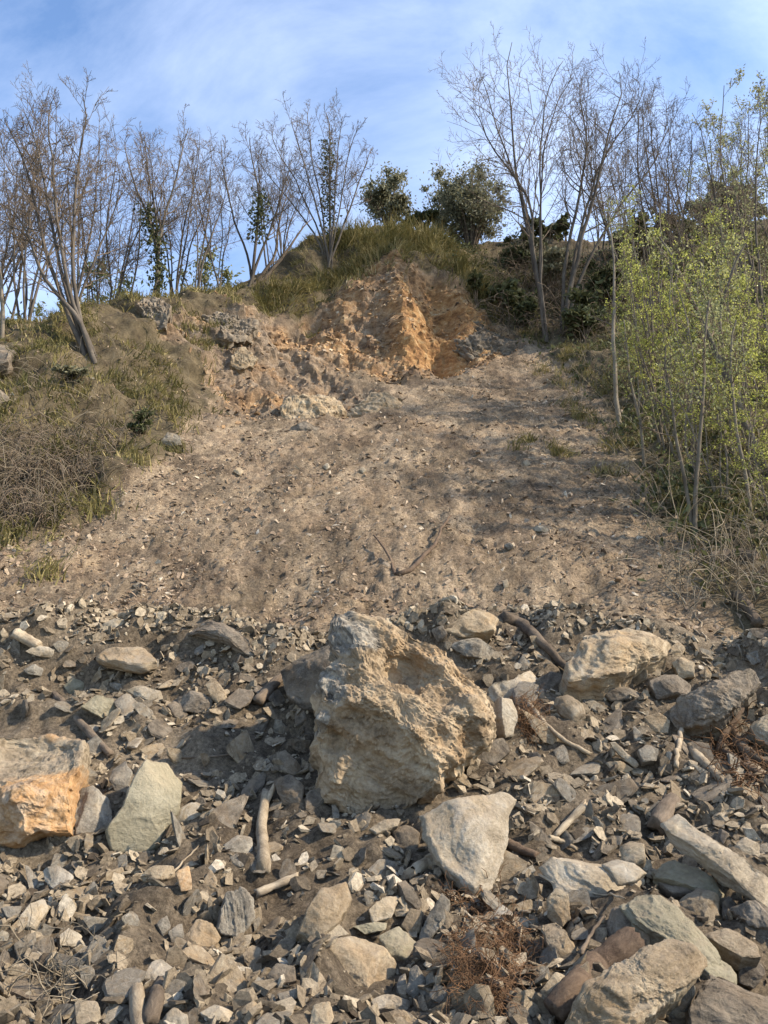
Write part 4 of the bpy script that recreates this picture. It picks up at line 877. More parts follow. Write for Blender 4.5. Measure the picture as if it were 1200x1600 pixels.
log('grey stump end poking up behind the pale plank of rock', [(1026, 1294), (1038, 1270), (1050, 1248)], 0.070, 0.062, M_LOGD, 1.2, splinter=0.05)
log('long bent dark branch lying over the crest right of the huge boulder', [(786, 966), (812, 972), (842, 1000), (872, 1030), (900, 1056), (930, 1086)], 0.075, 0.018, M_LOGD, 1.2, name='branch', cat='branch', n=22, wob=0.008)
log('slender pale branch lying on gravel right of the huge boulder', [(824, 1098), (850, 1130), (880, 1156), (922, 1178)], 0.028, 0.016, M_LOG, 1.4, name='branch', cat='branch', n=18, wob=0.008)
log('short upright pale stick in the right gravel', [(1064, 1138), (1060, 1168), (1056, 1198)], 0.022, 0.018, M_LOG, 2.5, name='stick', cat='stick')
log('pale splintered slat of wood on gravel right of the triangular slab', [(868, 1306), (890, 1282), (916, 1256)], 0.022, 0.028, M_LOG, 1.5, name='stick', cat='stick', wob=0.004, splinter=0.03)
log('smaller pale slat of wood below the splintered one', [(858, 1308), (878, 1314), (900, 1326)], 0.018, 0.014, M_LOG, 1.5, name='stick', cat='stick')
log('dark log leaning up to the slab behind the huge boulder', [(402, 1098), (420, 1076), (440, 1058)], 0.055, 0.045, M_LOGD, 1.1)
log('broken red brown log lying against the chunky tan boulder', [(866, 1584), (896, 1546), (930, 1506), (992, 1470)], 0.055, 0.066, M_LOGR, 1.4, n=34, splinter=0.014, wob=0.006, k=24, rough=0.16)
log('grey broken log end lying on the upper left mound', [(24, 990), (44, 1000), (60, 1010)], 0.06, 0.045, M_LOG, 1.1)
log('curved red brown root hooked over the dark overhanging boulder', [(1154, 1082), (1158, 1104), (1148, 1128), (1128, 1150), (1124, 1176)], 0.034, 0.026, M_LOGR, 2.2, name='root', cat='root', n=18, wob=0.006)
log('thin dark twig lying on the orange block', [(16, 1160), (34, 1186), (52, 1208), (72, 1222)], 0.012, 0.006, M_LOGD, 18, name='twig', cat='twig')
log('thin pale twig leaning over the white plate of rock', [(842, 1366), (880, 1388), (930, 1394), (976, 1404)], 0.007, 0.005, M_LOG, 22, name='twig', cat='twig')
log('dark thin stem rising between the blocks of the pile', [(908, 1492), (924, 1456), (944, 1432)], 0.012, 0.006, M_LOGD, 12, name='twig', cat='twig')
log('thin dark cable like root strung across gravel left of the huge boulder', [(286, 1184), (330, 1182), (384, 1176)], 0.008, 0.006, M_LOGD, 3, name='root', cat='root', wob=0.004)
log('thin pale stem stuck in soil near the pinkish stone', [(268, 1366), (288, 1344), (310, 1322)], 0.007, 0.005, M_LOG, 8, name='twig', cat='twig')
log('forked dead branch lying on the middle of the slide', [(618, 898), (644, 893), (662, 868), (682, 848), (690, 826), (704, 806)], 0.035, 0.016, M_LOGR, 1.3, name='branch', cat='branch', n=20, wob=0.008,
    lifts=[0, 0, .1, .25, .35, .5], forks=[([(616, 896), (608, 868), (596, 850), (584, 836)], 0.022, 0.012, [0, .1, .2, .3])])
log('dark rotten log lying in the wood edge', [(1108, 876), (1140, 868), (1182, 872)], 0.10, 0.09, M_LOGD, 1.0)
log('grey fallen log at the lower edge of the wood', [(1152, 928), (1168, 948), (1188, 976)], 0.07, 0.06, M_LOGD, 1.0)
log('long pale thin branch trailing from wood edge down to the mound', [(1020, 962), (1060, 968), (1095, 990), (1116, 1010)], 0.014, 0.009, M_LOG, 2.0, name='branch', cat='branch')
log('thin arching stem at the lower wood edge', [(1040, 914), (1070, 940), (1092, 968), (1104, 1000)], 0.012, 0.008, M_LOG, 3.0, name='branch', cat='branch')
log('pale fallen stem lying under the leafy saplings', [(1128, 792), (1160, 772), (1200, 756)], 0.03, 0.025, M_LOG, 1.4, name='branch', cat='branch')
log('thick pale root splinter right of the dark overhanging boulder', [(1078, 1168), (1100, 1192), (1130, 1222)], 0.05, 0.03, M_LOG, 1.3, name='root', cat='root')
log('brown root snaking below the hooked root', [(1130, 1172), (1160, 1196), (1196, 1212)], 0.04, 0.022, M_LOGR, 1.8, name='root', cat='root')
log('twisted root branching down beside the hooked root', [(1146, 1140), (1164, 1176), (1172, 1214)], 0.034, 0.016, M_LOGR, 2.0, name='root', cat='root')
log('thick root lying along the right end of the mound', [(1150, 1160), (1180, 1184), (1220, 1196)], 0.05, 0.036, M_LOGD, 1.4, name='root', cat='root')

def fibres(label, u, v, ru, rv, n, length, mat, seed, r=0.0028, name='root_mass', cat='roots', hang=0.5):
    r_ = np.random.default_rng(seed); paths = []
    for i in range(n):
        a = r_.uniform(0, 6.283); q = math.sqrt(r_.random()); p, gn = hit(u+ru*q*math.cos(a), v+rv*q*math.sin(a))
        d = unit(r_.normal(size=3)+np.array([0, -0.5, -hang])+gn*0.7); pts = [p+gn*0.01]
        L_ = length*r_.uniform(0.5, 1.3)/6
        for k in range(6):
            d = unit(d+r_.normal(size=3)*0.55+gn*(0.18 if k < 2 else -0.25)); pts.append(pts[-1]+d*L_)
        paths.append((np.array(pts), np.linspace(1, 0.5, 7)*r*r_.uniform(0.6, 1.8)))
    V, F = tubes(paths, 3); org = V.mean(0)
    return link(name, mesh(name, V-org, F), mat, label=label, cat=cat, loc=org)
fibres('rusty mat of fine roots in the soil bank at the mound foot', 765, 1500, 60, 76, 900, 0.20, M_ROOT, 1, 0.0017, hang=0.9)
fibres('small tuft of rusty root hairs beside the jutting pale ledge', 822, 1122, 24, 30, 220, 0.22, M_ROOT, 2, 0.002)
fibres('tangle of brown roots under the curved hooked root', 1150, 1186, 52, 46, 170, 0.40, M_ROOT, 3, 0.004, hang=0.8)
fibres('dry straw coloured roots and stems at the left foot of the mound', 66, 1540, 75, 62, 60, 0.40, M_STRAW, 4, 0.0026, hang=0.1)
fibres('little brown root tuft beside the triangular slab', 735, 1400, 40, 30, 110, 0.22, M_ROOT, 5)

# ------------------------------------------------------------------ trees
def leaf_quads(pts, size, seed, droop=0.0, elong=1.7, upbias=0.3):
    r_ = np.random.default_rng(seed); n = len(pts); nn = unit(r_.normal(size=(n, 3))+np.array([0, 0, upbias])); e1 = unit(np.cross(r_.normal(size=(n, 3)), nn)); e2 = np.cross(nn, e1)
    s = (size*r_.uniform(0.55, 1.35, n))[:, None]
    V = np.stack([pts-e1*s*0.5*elong, pts+e2*s*0.42+nn*s*0.1, pts+e1*s*0.5*elong, pts-e2*s*0.42+nn*s*0.1], 1).reshape(-1, 3)
    F = np.arange(4*n).reshape(n, 4); t = np.repeat(np.clip(r_.normal(0.5, 0.27, n), 0, 1), 4)
    return V, F, t
def grow(stems, seed, lens=(0.42, 0.40, 0.42), counts=(11, 6, 5), start=0.30, ang=(0.80, 0.85, 0.9), up=0.09, tw=0.006, stem_k=8):
    """stems: list of (points, r0, r1). returns trunk paths, branch paths, twig paths, twig tips"""
    r_ = np.random.default_rng(seed); trunks, levels = [], [[], [], []]; tips = []
    for pts, ra, rb in stems:
        q = smooth_path(pts, 14); L_ = np.linalg.norm(np.diff(q, axis=0), axis=1).sum()
        q[2:-1] += np.cumsum(r_.normal(size=(11, 3)), 0)*L_*0.0035
        rad = 0.72*ra*(1-np.linspace(0, 1, 14))**0.9+rb; trunks.append((q, rad)); parents = [(q, rad, L_)]
        for lv in range(3):
            nxt = []
            for (pq, pr, pl) in parents:
                c = max(2, int(round(counts[lv]*r_.uniform(0.75, 1.25)))); n = len(pq)
                f0 = start if lv == 0 else 0.18
                for j in range(c):
                    f = f0+(0.98-f0)*((j+r_.random())/c); x = f*(n-1); i = min(int(x), n-2); w = x-i
                    p = pq[i]*(1-w)+pq[i+1]*w; rr = pr[i]*(1-w)+pr[i+1]*w; t = unit(pq[min(i+1, n-1)]-pq[i])
                    side = unit(np.cross(t, r_.normal(size=3))); a = ang[lv]*r_.uniform(0.6, 1.25)
                    d = unit(t*math.cos(a)+side*math.sin(a)); ln = pl*lens[lv]*(1.15-0.75*f)*r_.uniform(0.65, 1.25)
                    m = (7, 5, 3)[lv]; pts_ = [p]
                    for k in range(m-1):
                        d = unit(d+np.array([0, 0, up])*(1, .8, .6)[lv]+r_.normal(size=3)*0.16); pts_.append(pts_[-1]+d*ln/(m-1))
                    pts_ = np.array(pts_); r0 = max(min(rr*0.48, 0.05), tw); rr_ = np.linspace(r0 if lv < 2 else min(r0, tw*1.3), tw*(0.9, 0.7, 0.45)[lv], m)
                    levels[lv].append((pts_, rr_)); nxt.append((pts_, rr_, ln))
                    if lv == 2: tips.append(pts_[1:])
            parents = nxt
    return trunks, levels, (np.concatenate(tips) if tips else np.zeros((0, 3)))
def tree_meshes(stems, seed, **kw):
    tr, lv, tips = grow(stems, seed, **kw); V1, F1 = tubes(tr, 7)
    Va, Fa = tubes(lv[0], 4); parts = [(Va, Fa)]
    for l in lv[1:]:
        if l: parts.append(tubes(l, 3))
    Vs, Fs, b = [], [], 0
    for v, f in parts: Vs.append(v); Fs.append(f+b); b += len(v)
    return (V1, F1), (np.concatenate(Vs), np.concatenate(Fs)), tips
def tree_obj(label, name, T, C, org, bark=None, group=None, leaves=None, leafmat=None, ivy=None, cat='tree'):
    e = link(name, None, label=label, cat=cat, group=group, loc=org)
    tk = link('trunk', mesh('trunk', T[0]-org, T[1]), bark or M_BARK, e); cr = link('crown', mesh('crown', C[0]-org, C[1]), M_TWIG, e)
    if leaves is not None: link('foliage', mesh('foliage', leaves[0]-org, leaves[1], {'tint': leaves[2]}, False), leafmat or M_PLEAF, cr)
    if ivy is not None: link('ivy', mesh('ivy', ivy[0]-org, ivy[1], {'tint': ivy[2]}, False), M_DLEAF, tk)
    return e
def px_tree(label, name, base, d, stems, seed, bark=None, group=None, r=0.10, leaf=None, ivy=None, depth_spread=0.8, cat='tree', **kw):
    """base (u,v) on the ground (v None: on the ground at depth d); stems are lists of pixels at about depth d"""
    r_ = np.random.default_rng(seed)
    if base[1] is not None: b, _ = hit(*base); d = b[1]
    else:
        x = P(base[0], 450, d)[0]; b, _ = drop(x, d)
    b = b-np.array([0, 0, 0.25]); st = []
    for i, s in enumerate(stems):
        rs = r*(1.0 if i == 0 else r_.uniform(0.55, 0.9)); dy = r_.uniform(-1, 1)*depth_spread; m = len(s)
        w = [P(u, v, d+dy*((k+1)/m)**1.3) for k, (u, v) in enumerate(s)]
        o = np.array([r_.uniform(-.12, .12), r_.uniform(-.12, .12), 0])
        st.append((np.vstack([[b+o], w]), rs, 0.012))
    T, C, tips = tree_meshes(st, seed, **kw)
    lv = None
    if leaf:
        nleaf, sz = leaf; idx = r_.integers(0, len(tips), nleaf); lv = leaf_quads(tips[idx]+r_.normal(size=(nleaf, 3))*0.12, sz, seed)
    iv = None
    if ivy:
        pp = []
        for si, f0, f1, nn, rad in ivy:
            q = resample(st[si][0], 60); k0, k1 = int(f0*59), int(f1*59)
            ii = r_.integers(k0, max(k1, k0+1), nn); pp.append(q[ii]+r_.normal(size=(nn, 3))*np.array([rad, rad, 0.12]))
        iv = leaf_quads(np.concatenate(pp), 0.10, seed+5, elong=1.2)
    return tree_obj(label, name, T, C, b+np.array([0, 0, 0.25]), bark, group, lv, leafmat=M_PLEAF, ivy=iv, cat=cat)

# the tall pair above the right edge of the slide
px_tree('tall bare tree with several slender pale stems above the right edge of the slide', 'bare_tree', (856, 527), 0,
        [[(846, 460), (832, 390), (820, 320), (812, 240), (806, 150), (800, 66)], [(838, 440), (822, 330), (800, 260), (775, 200), (752, 120)], [(845, 450), (842, 330), (838, 240), (850, 160), (880, 95)],
         [(840, 430), (828, 310), (790, 270), (760, 230), (735, 165)], [(846, 440), (846, 320), (856, 230), (868, 190), (895, 120)]], 31, M_BARK, r=0.095, counts=(17, 7, 5), start=0.36, lens=(0.36, 0.46, 0.46))
px_tree('bare tree leaning right with forked dark trunk beside the tall slender one', 'bare_tree', (876, 522), 0,
        [[(890, 440), (905, 360), (925, 290), (945, 210), (968, 115)], [(892, 430), (912, 340), (935, 250), (975, 190), (1008, 130)], [(882, 430), (900, 330), (915, 260), (912, 180), (905, 130)],
         [(896, 450), (930, 380), (975, 310), (1020, 260), (1045, 200)]], 32, M_BARK, r=0.12, counts=(17, 7, 5), start=0.38, lens=(0.36, 0.46, 0.46))
# the fan-shaped tree left of the scar top
px_tree('fan shaped bare tree with many stems and one ivy clad trunk above the scar', 'bare_tree', (515, 412), 0,
        [[(516, 370), (514, 300), (512, 230), (510, 178)], [(500, 360), (470, 290), (440, 240), (425, 205)], [(506, 360), (485, 280), (465, 215), (455, 185)], [(522, 370), (535, 300), (548, 240), (560, 200)],
         [(528, 380), (555, 310), (572, 260), (582, 230)], [(498, 380), (455, 320), (425, 285), (405, 255)], [(511, 360), (496, 280), (485, 220), (480, 175)], [(520, 360), (526, 280), (530, 220), (535, 182)]],
        33, M_BARK, r=0.065, counts=(13, 7, 5), start=0.34, lens=(0.34, 0.46, 0.46), ivy=[(0, 0.25, 0.85, 700, 0.16)])
# the leaning tree at the left
px_tree('tree with curved leaning trunk and tall upright stems on the grassy bank', 'leaning_tree', (146, 556), 0,
        [[(124, 500), (95, 470), (62, 425), (45, 370), (22, 335), (2, 318)], [(118, 480), (108, 420), (100, 340), (92, 250), (80, 160)], [(115, 470), (112, 400), (110, 300), (118, 220), (130, 152)],
         [(105, 470), (85, 400), (78, 330), (60, 240), (40, 180)], [(100, 465), (70, 390), (50, 320), (30, 240), (8, 190)]], 34, M_BARK, r=0.085, counts=(15, 7, 5), start=0.38, lens=(0.30, 0.46, 0.46))
px_tree('bare tree with ivy wrapped around its lower trunk on the ridge', 'bare_tree', (245, None), 23, [[(250, 440), (245, 380), (232, 340), (210, 290), (195, 225)], [(248, 420), (250, 360), (262, 320), (285, 260), (295, 200)], [(247, 420), (240, 330), (228, 260), (225, 210)]],
        35, M_BARK, r=0.085, counts=(13, 7, 5), start=0.38, lens=(0.34, .46, .46), ivy=[(0, 0.12, 0.62, 900, 0.17)])
px_tree('bare tree with a clump of ivy high in its fork on the ridge', 'bare_tree', (392, None), 25, [[(396, 430), (402, 360), (408, 310), (400, 260), (390, 215)], [(394, 430), (380, 380), (360, 330), (350, 270), (345, 220)], [(398, 420), (420, 360), (440, 300), (455, 250)]],
        36, M_BARK, r=0.075, counts=(13, 7, 5), start=0.38, lens=(0.34, .46, .46), ivy=[(0, 0.35, 0.66, 520, 0.18)])
px_tree('dark bare tree slanting right out of the ridge below the fan shaped tree', 'bare_tree', (380, None), 25.5, [[(420, 430), (450, 390), (470, 360), (490, 340)], [(400, 440), (430, 400), (436, 350), (450, 300)]], 37, M_LOGD, r=0.10, counts=(7, 4, 3), lens=(.25, .4, .4))
px_tree('thin pale dead trunk at the left end of the hillside', 'bare_tree', (8, 530), 0, [[(2, 480), (-4, 420), (-10, 300)]], 38, M_BARKP, r=0.06, counts=(8, 4, 3), start=.5, lens=(.2, .4, .4))

# prototypes for the trees that stand behind, copied
def proto_tree(seed, nst, H, lean, spread, leaf=None, leafmat=None, rs=(0.040, 0.070), **kw):
    r_ = np.random.default_rng(seed); st = []
    for i in range(nst):
        a = r_.uniform(0, 6.283); dx, dy = math.cos(a)*spread*r_.uniform(.3, 1), math.sin(a)*spread*r_.uniform(.3, 1)
        h = H*r_.uniform(0.82, 1) if i else H
        pts = [(r_.uniform(-.1, .1), r_.uniform(-.1, .1), -0.3)]+[(dx*t**1.2+lean*t+r_.normal()*0.12, dy*t**1.2+r_.normal()*0.12, h*t) for t in (0.25, 0.5, 0.75, 0.94)]
        st.append((np.array(pts), r_.uniform(*rs), 0.008))
    T, C, tips = tree_meshes(st, seed, **kw); out = dict(H=H, trunk=mesh('trunk', *T), crown=mesh('crown', *C))
    if leaf:
        n, sz, jit = leaf; i = r_.integers(0, len(tips), n); v, f, t = leaf_quads(tips[i]+r_.normal(size=(n, 3))*jit, sz, seed); out['foliage'] = mesh('foliage', v, f, {'tint': t}, False); out['lm'] = leafmat
    return out
BP = [proto_tree(60+i, ns, 9.0, ln, sp, counts=(14, 7, 5), start=st, lens=(0.32, .46, .46)) for i, (ns, ln, sp, st) in enumerate([(3, 0.6, 1.9, .3), (4, -0.9, 2.2, .35), (2, 1.4, 1.4, .3), (5, 0.0, 2.6, .35)])]
BPL = [proto_tree(70+i, ns, 9.0, ln, sp, leaf=(2600, 0.040, 0.05), leafmat=M_PLEAF, counts=(11, 6, 4), start=.3, lens=(0.26, .42, .42)) for i, (ns, ln, sp) in enumerate([(3, 0.4, 1.2), (3, -0.4, 1.5)])]
SAP = [proto_tree(80+i, ns, 6.0, ln, sp, leaf=(3000, 0.032, 0.035), leafmat=M_GLEAF, rs=(0.018, 0.034), counts=(10, 5, 3), start=.22, lens=(0.22, .45, .45), tw=0.005) for i, (ns, ln, sp) in enumerate([(4, 0.2, 1.2), (5, -0.5, 1.4), (3, -0.9, 0.9), (4, 0.5, 1.5)])]
def place_tree(pr, u, d, vtop, label, group, rot, name='bare_tree', bark=None, vbase=None):
    if vbase is not None: b, _ = hit(u, vbase)
    else: b, _ = drop(P(u, 450, d)[0], d)
    zt = P(u, vtop, b[1])[2]; s = max(0.2, (zt-b[2])/pr['H']); e = link(name, None, label=label, cat='tree', group=group, loc=b)
    e.rotation_euler = (0, 0, rot); w = min(max(s, .7), 1.3); e.scale = (0.5*(s+w), 0.5*(s+w), s)
    link('trunk', pr['trunk'], bark or M_BARK, e); cr = link('crown', pr['crown'], M_TWIG, e)
    if 'foliage' in pr: link('foliage', pr['foliage'], pr['lm'], cr)
    return e
r_ = np.random.default_rng(5)
RL = [(-30, 'behind the pale dead trunk'), (75, 'behind the curved leaning tree'), (175, 'between leaning tree and ivy wrapped trunk'), (290, 'between the two ivy bearing ridge trees'), (355, 'just left of the high ivy clump'), (430, 'behind the fan shaped tree')]
near_l = lambda T, u: min(T, key=lambda t: abs(t[0]-u))[1]
g = 'bare trees along the ridge left of the scar'; lab = 'slender bare ridge tree '
for i, (u, d, v) in enumerate([(-60, 20, 190), (-20, 21, 150), (20, 22, 165), (48, 20.5, 175), (112, 22, 160), (160, 23.5, 225), (188, 25, 205), (275, 25, 205), (305, 24, 195),
                               (345, 25, 225), (420, 27, 210), (440, 29, 225), (150, 27, 240)]):
    place_tree(BP[i % 4], u, d, v, lab+near_l(RL, u), g, r_.uniform(0, 6.28))
g = 'bare trees behind the leafy saplings'; lab = 'bare grey tree '; RR = [(950, 'behind the forked tree leaning right'), (1010, 'behind the thin straight pale trunk'), (1090, 'behind the leafy saplings of the right wood'), (1200, 'behind the tall trees with pale young leaves')]
for i, (u, d, v) in enumerate([(985, 27, 150), (1015, 30, 130), (1050, 27, 160), (1085, 31, 150), (1120, 27, 180), (1010, 24, 230), (1090, 24, 240), (1180, 28, 190), (1225, 25, 170), (940, 31, 190)]):
    place_tree(BP[(i+1) % 4], u, d, v, lab+near_l(RR, u), g, r_.uniform(0, 6.28))
g = 'trees with pale young leaves at the right'; lab = 'thin tree with sparse pale young leaves above the right wood'
for i, (u, d, v) in enumerate([(1185, 17, 95), (1140, 20, 150), (1235, 18, 110)]): place_tree(BPL[i % 2], u, d, v, lab, g, r_.uniform(0, 6.28), 'young_leaf_tree')
g = 'leafy saplings on the right bank'; lab = 'sapling with yellow green leaves '; RS = [(985, 'beside the thin straight pale trunk'), (1030, 'behind the grey stem where wood meets slide'), (1085, 'behind the pair of thin pale stems'), (1135, 'behind the dark leaning trunk'), (1190, 'beside the foot of the dark leaning trunk'), (1260, 'beyond the dark leaning trunk')]
for i, (u, vb, v) in enumerate([(1000, 655, 400), (1035, 690, 330), (1060, 720, 420), (1090, 760, 380), (1150, 740, 400), (1180, 720, 350), (985, 610, 380), (1040, 620, 300), (1100, 640, 320), (1160, 640, 330), (1195, 800, 480), (1130, 800, 520), (1225, 740, 380),
                                (1215, 860, 560), (1270, 760, 350)]):
    place_tree(SAP[i % 4], u, 0, v, lab+near_l(RS, u), g, r_.uniform(0, 6.28), 'sapling', M_BARKP, vbase=vb)
same = {}
for o in list(bpy.data.objects):
    if o.get('category') == 'tree' and o.get('group'): same.setdefault(o['label'], []).append(o)
RANK = {2: ['taller', 'shorter'], 3: ['tallest', 'middle sized', 'shortest'], 4: ['tallest', 'second tallest', 'third tallest', 'shortest'], 5: ['tallest', 'second tallest', 'middle sized', 'second shortest', 'shortest']}
for l, os_ in same.items():
    if len(os_) in RANK:
        for o, w in zip(sorted(os_, key=lambda o: -o.scale[2]), RANK[len(os_)]): o['label'] = w+' '+l
px_tree('thin straight pale trunk standing alone at the wood edge', 'bare_tree', (962, 668), 0, [[(962, 600), (958, 500), (956, 420), (950, 330)]], 41, M_BARKP, r=0.07, counts=(9, 5, 3), start=.45, lens=(.22, .4, .4), leaf=(900, 0.04))
px_tree('dark leaning trunk crossing in front of the leafy saplings', 'leaning_tree', (1206, 756), 0, [[(1170, 690), (1140, 610), (1110, 530), (1060, 420), (1030, 370)], [(1130, 570), (1125, 500), (1150, 420), (1165, 380)]], 42, M_BARK, r=0.085, counts=(8, 5, 3), start=.45, lens=(.22, .4, .4), leaf=(1200, 0.04))
px_tree('pair of thin pale stems rising from the foot of the right bank', 'sapling', (1090, 852), 0, [[(1086, 780), (1092, 690), (1100, 600), (1108, 470)], [(1078, 790), (1060, 700), (1048, 640), (1040, 540)]], 43, M_BARKP, r=0.035, counts=(7, 5, 3), start=.5, lens=(.2, .4, .4), leaf=(800, 0.032), depth_spread=.3)
px_tree('thin bent stem leaning out over the right bank', 'sapling', (1180, 806), 0, [[(1160, 730), (1150, 680), (1142, 600), (1150, 500)]], 44, M_BARKP, r=0.03, counts=(7, 5, 3), start=.5, lens=(.2, .4, .4), leaf=(700, 0.032), depth_spread=.3)
px_tree('thin grey stem standing where wood meets slide', 'sapling', (1010, 735), 0, [[(1000, 660), (985, 590), (975, 500)]], 45, M_BARKP, r=0.03, counts=(7, 5, 3), start=.5, lens=(.2, .4, .4), leaf=(500, 0.032), depth_spread=.3)

# evergreen bushes and small trees on the hilltop
def bush(label, name, u, d, vtop, half_w, nleaf, sz, lm, seed, cat='bush', nclump=26, squash=1.0, bark=None, vbase=None):
    r_ = np.random.default_rng(seed)
    if vbase is not None: b, _ = hit(u, vbase)
    else: b, _ = drop(P(u, 450, d)[0], d)
    H = max(0.4, P(u, vtop, b[1])[2]-b[2]); Wd = half_w*b[1]/FPX
    ctr = []
    for i in range(nclump):
        q = unit(r_.normal(size=3))*r_.random()**0.4; ctr.append([q[0]*Wd, q[1]*Wd*0.8, H*(0.56+0.40*q[2]*squash)])
    ctr = np.array(ctr); stems = []
    for c in ctr[::2]: stems.append((smooth_path([[r_.uniform(-.1, .1), r_.uniform(-.1, .1), -.2], [c[0]*0.35, c[1]*0.35, c[2]*0.45], c], 8), np.linspace(0.05*H/3, 0.012, 8)))
    k = r_.integers(0, nclump, nleaf); rr = 0.30*min(Wd, H*.5)*r_.uniform(.5, 1.5, nclump)
    pts = ctr[k]+unit(r_.normal(size=(nleaf, 3)))*(rr[k]*np.abs(r_.normal(0, 0.75, nleaf)))[:, None]*np.array([1.15, 1.15, 0.85])
    e = link(name, None, label=label, cat=cat, loc=b)
    V, F = tubes(stems, 4); link('stems' if cat != 'tree' else 'trunk', mesh('stems', V, F), bark or M_LOGD, e)
    v, f, t = leaf_quads(pts, sz, seed, elong=2.0); t = np.clip(t+0.25*(pts[np.repeat(np.arange(nleaf), 4), 2]*0), 0, 1)
    link('crown', mesh('crown', v, f, {'tint': t}, False), lm, e)
    return e
bush('dark round evergreen shrub on the hilltop', 'evergreen_bush', 607, 32, 268, 42, 9000, 0.085, M_OLEAF, 1, nclump=44)
bush('broad grey green olive like tree on the hilltop', 'olive_tree', 738, 32, 266, 68, 17000, 0.08, M_OLEAF, 2, cat='tree', nclump=70)
bush('second thinner grey green tree behind the broad olive like one', 'olive_tree', 690, 34, 262, 30, 4200, 0.08, M_OLEAF, 3, cat='tree', nclump=26)
bush('low dark shrub between the two hilltop evergreens', 'shrub', 662, 32, 330, 34, 1800, 0.14, M_DLEAF, 4, nclump=14)
bush('dark shrub at the gully head behind the tall bare tree', 'shrub', 850, 33, 350, 50, 2600, 0.16, M_DLEAF, 5, nclump=18)
bush('brushy dark shrub above the gully', 'shrub', 815, 0, 372, 46, 2600, 0.11, M_DLEAF, 21, nclump=22, vbase=425)
bush('olive coloured shrub in the middle of the gully', 'shrub', 862, 0, 392, 40, 2400, 0.11, M_OLEAF, 22, nclump=22, vbase=455)
bush('dark bushy thicket right of the leaning forked tree', 'shrub', 955, 0, 400, 44, 2600, 0.11, M_DLEAF, 23, nclump=22, vbase=480)
bush('small shrub in the gully right of the scar', 'shrub', 790, 0, 440, 40, 2400, 0.13, M_DLEAF, 6, nclump=18, vbase=492)
bush('leafy shrub at the foot of the gully', 'shrub', 828, 0, 468, 30, 1800, 0.11, M_DLEAF, 7, nclump=14, vbase=515)
bush('dark shrub under the leaning forked tree', 'shrub', 915, 0, 455, 42, 2600, 0.13, M_DLEAF, 8, nclump=18, vbase=530)
bush('wide shrub against the hillside behind the saplings', 'shrub', 1010, 31, 345, 80, 4200, 0.17, M_DLEAF, 9, nclump=26)
bush('rounded green shrub high on the right hillside', 'shrub', 1130, 33, 310, 90, 5000, 0.17, M_OLEAF, 10, nclump=30)
bush('green shrub hanging over the right rim of the scar', 'shrub', 744, 0, 425, 14, 900, 0.10, M_DLEAF, 13, nclump=9, vbase=478)
bush('low green shrub tuft on the left bank', 'shrub', 214, 0, 640, 24, 900, 0.06, M_DLEAF, 14, nclump=10, vbase=682)
bush('green shrub low on the left bank beside the slide', 'shrub', 110, 0, 566, 30, 900, 0.06, M_OLEAF, 15, nclump=10, vbase=604)
bush('pale green shrub behind the ridge trees', 'shrub', 150, 25, 385, 60, 1500, 0.09, M_PLEAF, 16, nclump=16)
bush('pale green shrub behind the leaning tree', 'shrub', 40, 23, 400, 60, 1500, 0.09, M_PLEAF, 17, nclump=16)
bush('pale green shrub between the ivy clad ridge trees', 'shrub', 320, 27, 370, 50, 1200, 0.09, M_PLEAF, 18, nclump=14)
for lb, u, v in (('taller of two columnar dark evergreens on the skyline', 889, 330), ('shorter of two columnar dark evergreens on the skyline', 878, 344)):
    bush(lb, 'columnar_evergreen', u, 34, v, 6, 1100, 0.12, M_DLEAF, int(u), cat='tree', nclump=16, squash=1.1)

# ------------------------------------------------------------------ grass, undergrowth, dead stems
def grass(name, pts, nrm, length, seed, label, tint_mu=0.5, mat=None, width=0.010, droop=0.55, kind='stuff'):
    r_ = np.random.default_rng(seed); n = len(pts); down = unit(nrm*np.array([1, 1, 0])+1e-6)
    d = unit(np.array([0, 0, 1.0])+nrm*0.35+r_.normal(size=(n, 3))*0.38); tid = np.array(TID) if len(TID) == n else np.arange(n); tl = r_.uniform(0.45, 1.6, tid.max()+1)[tid]; tt = r_.normal(0, 0.22, tid.max()+1)[tid]; lean = (r_.normal(size=(tid.max()+1, 3))*0.35)[tid]
    d = unit(d+lean); L_ = (length*tl*r_.uniform(0.5, 1.35, n))[:, None]
    mid = pts+d*L_*0.55; tip = mid+unit(d+down*droop+r_.normal(size=(n, 3))*0.3-np.array([0, 0, droop]))*L_*0.55
    s = unit(np.cross(d, r_.normal(size=(n, 3))))*(width*r_.uniform(.6, 1.4, n))[:, None]
    V = np.stack([pts-s, pts+s, mid-s*0.75, mid+s*0.75, tip], 1).reshape(-1, 3); b = np.arange(n)[:, None]*5
    t = np.repeat(np.clip(r_.normal(tint_mu, 0.15, n)+tt, 0, 1), 5)
    return link(name, mesh(name, V, [b+np.array([[0, 1, 3, 2]]), b+np.array([[2, 3, 4]])], {'tint': t}, False), mat or M_GRASS, label=label, cat='grass', kind=kind)
TID = []
def tufts(centres, per, rad, seed):
    r_ = np.random.default_rng(seed); P_, N_ = [], []; TID.clear()
    for ci, (c, n) in enumerate(centres):
        for k in range(per):
            o = r_.normal(size=2)*rad; p, nn = drop(c[0]+o[0], c[1]+o[1])
            if p is not None: P_.append(p); N_.append(n); TID.append(ci)
    return np.array(P_), np.array(N_)
def dl(x, y): return gmask(m_bank, x, y)*(x < 2.2)*np.clip(0.45+1.8*n2d(x, y, 0.8, 2.0), 0.08, 1)
c_, cn_ = ground_pts(1150, lambda y: 0.56*y+1.0, 10.5, 31, dl, 41)
sel = c_[:, 0] < 2.5
p_, n_ = tufts(list(zip(c_[sel], cn_[sel])), 26, 0.13, 42)
